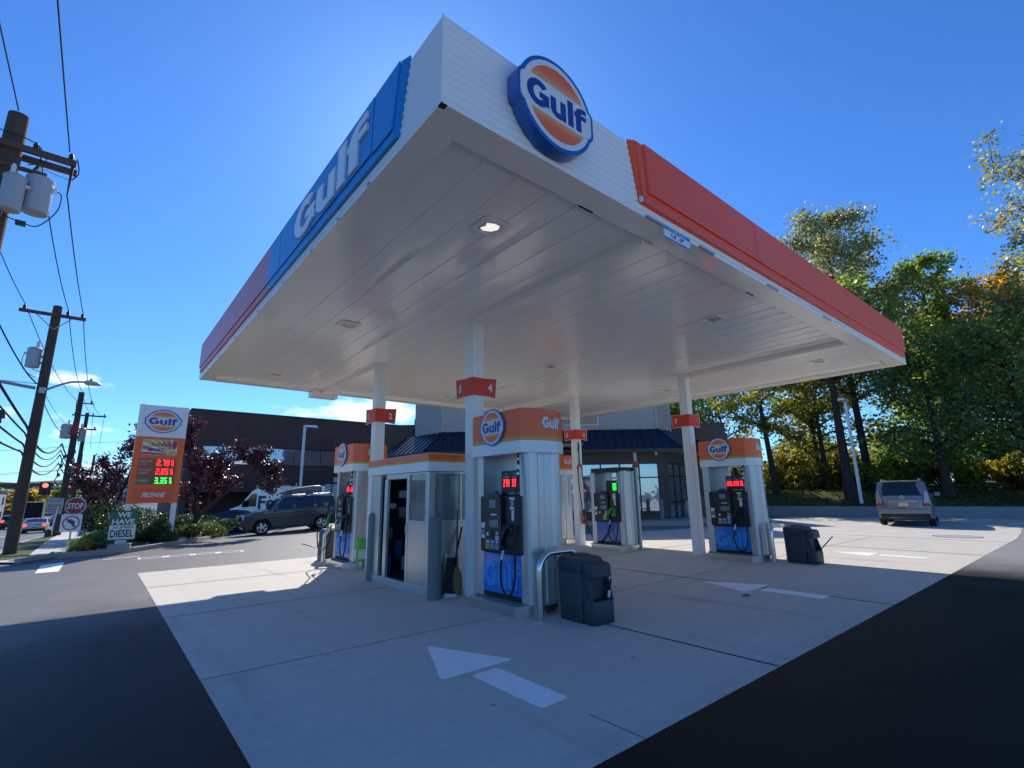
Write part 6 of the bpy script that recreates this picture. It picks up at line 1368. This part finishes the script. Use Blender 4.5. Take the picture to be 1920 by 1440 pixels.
v=[];
for x in xs: v+=[(x,255,-6),(x,275,hz(x)*.7),(x,300,hz(x)),(x,420,hz(x)+4)]
hl.add(v,[(i*4+j,(i+1)*4+j,(i+1)*4+j+1,i*4+j+1) for i in range(len(xs)-1) for j in range(3)],0,True)
kind(hl.build('hills',mat('far_hill_woods',(.075,.075,.045),.95,var=.25,scale=.25,var2=.3,scale2=.05)))
# ---------------------------------------------------------------- plants
def leaf_mesh(name,P,size,cols,rs,m,parent,flat=0.0,asp=.62):
    """one mesh of many small leaf faces; P (n,3) centres, size (n,), cols (n,3)"""
    n=len(P); a=rs.normal(size=(n,3)); a[:,2]*=(1-flat); a/=np.linalg.norm(a,axis=1)[:,None]
    h=rs.normal(size=(n,3)); h-=a*(h*a).sum(1)[:,None]; h/=np.linalg.norm(h,axis=1)[:,None]; c=np.cross(a,h)
    s=size[:,None]
    q=np.stack([P-a*s,P+h*s*asp-a*s*.1+c*s*.12,P+a*s,P-h*s*asp-a*s*.1+c*s*.12],1).reshape(-1,3)
    me=bpy.data.meshes.new(name); me.vertices.add(n*4); me.vertices.foreach_set('co',q.astype(np.float32).ravel())
    me.loops.add(n*4); me.loops.foreach_set('vertex_index',np.arange(n*4,dtype=np.int32)); me.polygons.add(n); me.polygons.foreach_set('loop_start',np.arange(0,n*4,4,dtype=np.int32)); me.polygons.foreach_set('loop_total',np.full(n,4,np.int32))
    at=me.color_attributes.new('Col','FLOAT_COLOR','POINT'); cc=np.ones((n*4,4),np.float32); cc[:,:3]=np.repeat(cols,4,0); at.data.foreach_set('color',cc.ravel())
    me.update(); me.validate(); me.materials.append(m); o=bpy.data.objects.new(name,me); col.objects.link(o); o.parent=parent; return o
def palette(rs,n,clump,pal):
    pal=np.array(pal); k=len(pal); w_=rs.dirichlet(np.ones(k)*.7,size=clump.max()+1)[clump]; c=(w_@pal); j=rs.uniform(.65,1.35,(n,1)); return np.clip(c*j*(1+rs.normal(0,.08,(n,3))),.004,.9)
GREEN=[(0.125,0.200,0.044),(0.188,0.237,0.050),(0.263,0.275,0.056),(0.100,0.163,0.044)]
YEL=[(0.299,0.253,0.046),(0.345,0.276,0.052),(0.172,0.196,0.040),(0.115,0.149,0.034)]
DARK=[(0.068,0.128,0.041),(0.101,0.169,0.049),(0.149,0.203,0.054),(0.074,0.135,0.047)]
AUT=[(0.357,0.221,0.053),(0.399,0.284,0.063),(0.210,0.179,0.047),(0.273,0.126,0.053)]
GREY=[(0.180,0.192,0.084),(0.240,0.228,0.102),(0.264,0.240,0.096),(0.132,0.156,0.060)]
def tree(label,x,y,z,H,cb,Rr,nl,ls,pal,seed,tr=.28,lean=(0,0),nlimb=16,clump=.8,dens=1.0,shape=1.0,group='tall trees behind the retaining wall',cat='tree',name='tree',bare=False):
    if group[0]=='t': nl=int(nl*1.25); ls=ls*.62
    rs=np.random.RandomState(seed); t=thing(name,label,cat,(x,y,z),0,group)
    b=MB(); k=9; trunk=[]
    for i in range(k+1):
        u=i/k; trunk.append(Vector((lean[0]*u+.12*math.sin(u*5+seed)*H*.02,lean[1]*u+.12*math.cos(u*4+seed)*H*.02,H*.92*u-.1*(i==0))))
    b.tube(trunk,[tr*(1.25 if i==0 else 1)*(1-.88*(i/k)**1.1) for i in range(k+1)],8)
    tips=[];wts=[]
    for i in range(nlimb):
        u=cb+(0.97-cb)*(i+rs.uniform(0,1))/nlimb; f=u*k/0.92*0.92; ii=min(k-1,int(u*k)); p=trunk[ii].lerp(trunk[ii+1],u*k-ii)
        ph=i*2.4+rs.uniform(-.5,.5); prof=math.sin(math.pi*min(1,max(.08,(u-cb)/(1-cb)*.78+.22)))**.7*shape+.12
        L=Rr*prof*rs.uniform(.75,1.15); d=Vector((math.cos(ph),math.sin(ph),rs.uniform(.25,.75)))
        pts=[p]; q=p.copy(); seg=4
        for s in range(seg):
            d=(d+Vector(rs.normal(0,.16,3))+Vector((0,0,.05))).normalized(); q=q+d*L/seg; pts.append(q.copy())
        r0=tr*(1-.85*u)*.5+.012; b.tube(pts,[r0*(1-.8*s/seg) for s in range(seg+1)],5,caps=False)
        for s in range(1,seg+1):
            tips.append(pts[s]); wts.append(.35+.25*s)
            for _ in range(2):
                dd=(d+Vector(rs.normal(0,.7,3))).normalized(); e=pts[s]+dd*L*rs.uniform(.15,.38); b.tube([pts[s],e],[r0*.35,.006],4,caps=False); tips.append(e); wts.append(1.0)
    tips.append(trunk[-1]); wts.append(1.2)
    b.build('trunk',M['bark'],t)
    T=np.array([tuple(p) for p in tips]); W_=np.array(wts); W_/=W_.sum(); W_*=rs.uniform(.4,1.6,len(W_)); W_/=W_.sum()
    c=rs.choice(len(T),nl,p=W_); sg=clump*Rr*.125
    P=T[c]+rs.normal(0,1,(nl,3))*sg*np.array([1,1,.75])
    leaf_mesh('crown',P,ls*rs.uniform(.6,1.35,nl),palette(rs,nl,c,pal),rs,M['leaf'],t,.25)
    return t
def bush(label,x,y,z,rx,ry,h,nl,ls,pal,seed,m='leaf',name='shrub',group=None,flat=0,spiky=0,lump=9,asp=.62,cat='shrub',stem=True):
    rs=np.random.RandomState(seed); t=thing(name,label,cat,(x,y,z),0,group)
    C_=np.stack([rs.uniform(-1,1,lump)*rx*.75,rs.uniform(-1,1,lump)*ry*.75,rs.uniform(.25,.85,lump)*h],1); C_[:,2]*=(1-.5*np.clip((C_[:,0]/rx)**2+(C_[:,1]/ry)**2,0,1))
    c=rs.randint(0,lump,nl); d=rs.normal(size=(nl,3)); d/=np.linalg.norm(d,axis=1)[:,None]; r_=rs.uniform(.3,1,nl)[:,None]**.5
    P=C_[c]+d*r_*np.array([rx*.42,ry*.42,h*.30])
    P[:,2]=np.abs(P[:,2])+.02
    leaf_mesh('foliage',P,ls*rs.uniform(.6,1.3,nl),palette(rs,nl,c,pal),rs,M[m],t,flat,asp)
    if stem:
        b=MB()
        for i in range(lump): b.tube([(C_[i,0]*.15,C_[i,1]*.15,-.05),(C_[i,0]*.5,C_[i,1]*.5,C_[i,2]*.55),tuple(C_[i])],[.03,.02,.008],5,caps=False)
        b.build('stem',M['bark'],t)
    return t
SZ=1.0
tree('tall maple with bright leafy top rising above the orange canopy band',36.2,7.2,1.4,20.6,.30,4.4,17000,.18,GREY,11,.25,(-.3,.2),32,.7,shape=.95)
tree('thick dark trunk rising beside the white lamp post, crown hidden by the canopy',32.9,7.4,.9,13.5,.55,3.6,6000,.22,GREEN,12,.31,(0,.2),16)
tree('dark green tree between the maple and the autumn tree',41,3.4,1.7,16.8,.3,3.2,8500,.22,GREEN,13,.3,(0,.2),24,.75)
tree('autumn yellow tree with a bare top twig on the right of the dark green tree',43.5,.2,1.8,14.2,.26,4.2,8500,.22,AUT,14,.28,(.2,.2),24,.75)
tree('golden green tree at the right picture edge',41.0,-3.6,1.6,15.5,.3,4.0,8000,.22,YEL,15,.3,(0,0),26,.8)
tree('overhanging tall tree whose branches enter at the upper right',33.9,-5.6,1.0,18.6,.42,4.7,15000,.165,GREY,16,.30,(-.9,.6),34,.5)
tree('dark low branching tree with leaning trunk at the right edge',34.6,-.7,1.1,9.6,.16,4.0,6000,.20,DARK,17,.2,(-.8,.9),22,1.05)
tree('dark leafy tree directly behind the grey SUV',34.6,3.2,1.1,8.4,.2,3.5,5600,.19,DARK,18,.24,(.0,.2),20,.8)
tree('slender tree with two stems behind the pump numbered 7',33.9,12.0,1.1,11.5,.40,2.6,4200,.20,YEL,19,.24,(-.4,.6),14,.8)
tree('leaning thin tree left of the slender tree behind the pump numbered 7',35.8,15.4,1.1,10.5,.35,2.8,4000,.20,YEL,20,.15,(-1.0,1.2),14,.8)
tree('green tree filling the gap right of the pump numbered 7',36.5,9.8,1.3,9.8,.18,3.4,6500,.20,YEL,21,.2,(0,0),20,.8)
tree('thin straight dark stemmed tree left of the thick trunk by the lamp post',37.0,10.3,1.3,15,.3,3.0,5500,.20,GREEN,22,.17,(0,.2),18,.9)
tree('tree behind the store roof seen between column 7 and the siding',36.0,20.5,1.0,10.5,.15,3.8,9000,.22,GREEN,23,.22,(0,0),20,1.0)
0 and tree('x',46,9.5,1.8,13.0,.12,4.4,10000,.25,YEL,24,.25,(0,0),22,1.1)
tree('back row green tree behind the dark green tree',47,4.5,1.8,12.6,.2,4.2,8000,.25,GREEN,25,.25,(0,0),22,1.1)
tree('back row tree closing the wood at the far right',47.5,-3.2,1.8,15.5,.2,4.8,9500,.25,GREEN,26,.25,(0,0),22,1.1)
ug='undergrowth shrubs along the wood edge'
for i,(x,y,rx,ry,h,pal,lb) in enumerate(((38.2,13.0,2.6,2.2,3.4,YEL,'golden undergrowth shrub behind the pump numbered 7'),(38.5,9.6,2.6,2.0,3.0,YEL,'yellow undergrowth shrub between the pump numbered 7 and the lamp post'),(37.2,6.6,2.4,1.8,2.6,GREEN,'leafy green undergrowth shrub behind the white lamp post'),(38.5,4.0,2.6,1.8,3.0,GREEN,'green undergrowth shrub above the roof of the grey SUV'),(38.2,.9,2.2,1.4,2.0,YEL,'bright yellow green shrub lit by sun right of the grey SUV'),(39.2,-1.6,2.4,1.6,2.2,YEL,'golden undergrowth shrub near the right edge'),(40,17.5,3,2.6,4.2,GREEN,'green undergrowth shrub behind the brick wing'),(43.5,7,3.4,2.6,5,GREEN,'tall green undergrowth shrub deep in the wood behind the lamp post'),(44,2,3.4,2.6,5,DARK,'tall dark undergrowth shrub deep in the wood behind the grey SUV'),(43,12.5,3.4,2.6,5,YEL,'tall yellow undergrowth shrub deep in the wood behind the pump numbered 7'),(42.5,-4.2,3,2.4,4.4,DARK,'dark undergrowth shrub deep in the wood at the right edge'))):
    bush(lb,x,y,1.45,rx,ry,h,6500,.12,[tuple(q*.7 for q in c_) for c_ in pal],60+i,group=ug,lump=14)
# fallen leaves on the slope
rs=np.random.RandomState(5); n=2600; u=rs.uniform(0,1,n); yy=-6+20*u; xx=np.interp(yy,[-12,-.3,1.6,6,11.1,18],[33.6,32.9,32.3,30.9,29.9,28.6])+.4+rs.uniform(0,1,n)**1.3*6
zz=np.interp(xx-np.interp(yy,[-12,-.3,1.6,6,11.1,18],[33.6,32.9,32.3,30.9,29.9,28.6]),[.25,1.8,4.5,9],[.5,.78,1.35,1.75])+.03
o=leaf_mesh('fallen_leaves',np.stack([xx,yy,zz],1),rs.uniform(.04,.09,n),np.clip(np.array([.22,.14,.05])*rs.uniform(.5,1.4,(n,1)),0,1),rs,M['leaf'],None,.9); kind(o,'stuff')
rs=np.random.RandomState(6); n=9000; yy=rs.uniform(-8,17,n); w0=np.interp(yy,[-12,-.3,1.6,6,11.1,18],[33.6,32.9,32.3,30.9,29.9,28.6]); dx=rs.uniform(.3,5.5,n); zz=np.interp(dx,[.25,1.8,4.5,9],[.5,.78,1.35,1.75])+.04
o=leaf_mesh('slope_grass_blades',np.stack([w0+dx,yy,zz],1),rs.uniform(.05,.11,n),np.clip(np.array([.05,.08,.02])*rs.uniform(.5,1.6,(n,1)),0,1),rs,M['leaf'],None,-.5,.2); kind(o,'stuff')
# purple plum trees behind the sign
PL=[(.06,.020,.027),(.085,.030,.036),(.04,.015,.022),(.12,.055,.06)]
def plum(label,x,y,z,blobs,nl,seed,trunkpts):
    rs=np.random.RandomState(seed); t=thing('purple_plum_tree',label,'tree',(x,y,z),0,'purple leaved trees in the planting bed')
    b=MB(); tips=[];w_=[]
    for pts,r0 in trunkpts: b.tube(smooth(pts,4),[r0*(1-.75*i/(4*(len(pts)-1))) for i in range(4*(len(pts)-1)+1)],7)
    for bx,by,bz,br,wt in blobs:
        k=int(7*wt)+3
        for _ in range(k):
            d=rs.normal(size=3); d/=np.linalg.norm(d); e=np.array([bx,by,bz])+d*br*rs.uniform(.3,.95); tips.append(e); w_.append(wt/k)
            b.tube([(bx*.8,by*.8,bz-br*.4),tuple((e+np.array([bx,by,bz]))/2+rs.normal(0,.08,3)),tuple(e)],[.02,.012,.004],4,caps=False)
    b.build('trunk',M['bark'],t); T=np.array(tips); W_=np.array(w_); W_/=W_.sum(); c=rs.choice(len(T),nl,p=W_)
    P=T[c]+rs.normal(0,.13,(nl,3)); leaf_mesh('crown',P,.062*rs.uniform(.6,1.35,nl),palette(rs,nl,c,PL),rs,M['plum'],t,.2)
plum('purple leaved tree left of the price sign, behind the diesel board',-1.0,24.4,.1,[(-.9,.9,2.3,.85,1.2),(-.3,.6,2.9,.75,1),(.35,.2,3.6,.75,1.1),(.75,-.1,4.3,.55,.8),(-.7,.8,1.5,.8,1),(.2,.3,2.2,.8,1),(.9,-.2,3.0,.7,.8),(1.1,-.3,3.9,.6,.6)],7600,31,[([(0,0,0),(.0,.1,1),(.3,.1,2.2),(.5,0,3.4)],.09),([(0,.1,.8),(-.4,.5,1.8),(-.7,.7,2.4)],.06)])
plum('purple leaved tree with drooping right branch, right of the price sign',1.95,21.9,.3,[(-.65,.2,3.5,.7,1.1),(-.9,.3,4.3,.5,.6),(-.3,.0,2.7,.75,1.1),(.35,-.4,2.7,.7,1.1),(1.1,-.8,3.05,.65,1.1),(1.75,-1.1,2.9,.6,1.0),(2.05,-1.35,2.3,.46,.9),(2.2,-1.4,1.75,.34,.5),(.1,-.2,1.9,.7,1),(.8,-.7,2.0,.6,.8),(-.4,.1,1.5,.6,.6)],9500,32,[([(-.35,.1,-.1),(-.2,0,.5),(.3,-.3,1.1),(1.0,-.7,1.9),(1.9,-1.2,2.7)],.12),([(-.25,.05,.4),(-.4,.1,1.4),(-.7,.2,2.8),(-.8,.2,3.8)],.10),([(.1,-.2,.9),(.1,-.2,1.9),(.3,-.3,2.6)],.07)])
jg='low junipers in the planting bed'
YEW=[(.012,.028,.012),(.018,.035,.013),(.022,.04,.014)]
JUN=[(.05,.085,.025),(.075,.105,.03),(.035,.06,.02),(.09,.11,.035)]
for i,(x,y,rx,ry,h,pal,lb) in enumerate(((-1.25,20.6,.9,1.3,1.5,YEW,'tall dark yew bush behind the stop sign at the sidewalk'),(-.3,21.2,1.1,1.1,1.55,YEW,'dark yew bush behind the price sign'),(1.0,22.4,1.0,1.0,1.15,YEW,'dark yew bush right of the price sign under the purple tree'),(2.5,26.2,1.5,1.0,1.05,YEW,'dark low yew hedge left of the blue grey SUV'),(-1.55,17.9,.65,.9,.55,DARK,'dark spreading juniper between the stop sign and diesel board'),(-.05,18.75,.75,.6,.75,JUN,'green juniper between the diesel board and the right sign post'),(1.0,20.6,.75,.7,.65,JUN,'green juniper right of the sign footing'),(1.95,23.7,1.1,.9,.95,JUN,'bright green juniper just in front of the blue grey SUV'),(.30,18.3,.35,.3,.35,JUN,'small juniper close to the kerb by the right sign post'),(-1.75,16.9,.3,.3,.35,AUT,'dry straw coloured tuft left of the concrete block'))):
    bush(lb,x,y,zg(x,y)+.08,rx,ry,h,4200 if i<8 else 900,.055 if i>3 else .06,pal,90+i,'leaf','juniper' if i>3 else 'yew',jg if i>3 else 'dark yews in the planting bed',.1,0,13,.3)
rs=np.random.RandomState(8); n=420; t_=rs.uniform(0,1,n); k=(t_*4.99).astype(int); KA=np.array(KERB); 
b=MB()
for i in range(150):
    u=rs.uniform(0,6.99); j=int(u)+1 if int(u)+2<len(KERB) else len(KERB)-2; a=Vector(KERB[j]);c=Vector(KERB[j+1]); d=(c-a).normalized(); p=a.lerp(c,u-int(u))+Vector((-d.y,d.x))*rs.uniform(.2,.75); s=rs.uniform(.03,.08); z=zg(p.x,p.y)+.10
    b.add([(p.x-s,p.y,z),(p.x,p.y-s*.7,z),(p.x+s,p.y,z),(p.x,p.y+s*.8,z),(p.x+s*.1,p.y,z+s*.8)],[(0,1,4),(1,2,4),(2,3,4),(3,0,4)])
kind(b.build('bed_stones',mat('pale_stones',(.33,.29,.24),.9,var=.15,scale=7)),'stuff')
# shade-side hedge of far trees along the street and behind the buildings
fg='far street trees'
for i,(x,y,h,rr_,pal,lb) in enumerate(((-6,128,5.5,3.2,GREEN,'far green tree beside the street behind the stop sign'),(-12,140,6.0,3.6,AUT,'far autumn tree beyond the box truck'),(-18,132,6.5,3.6,GREEN,'far green tree behind the grey building across the street'),(-1.5,118,5.0,2.6,DARK,'far dark tree right of the pole with red transformer'),(-24,140,6.5,3.8,GREEN,'far green tree at the left edge'),(-15.5,96,3.0,2.0,DARK,'small dark tree across the street left of the box truck'))):
    tree(lb,x,y,-2.6,h,.2,rr_,2400,.34,pal,40+i,.2,nlimb=12,group=fg)
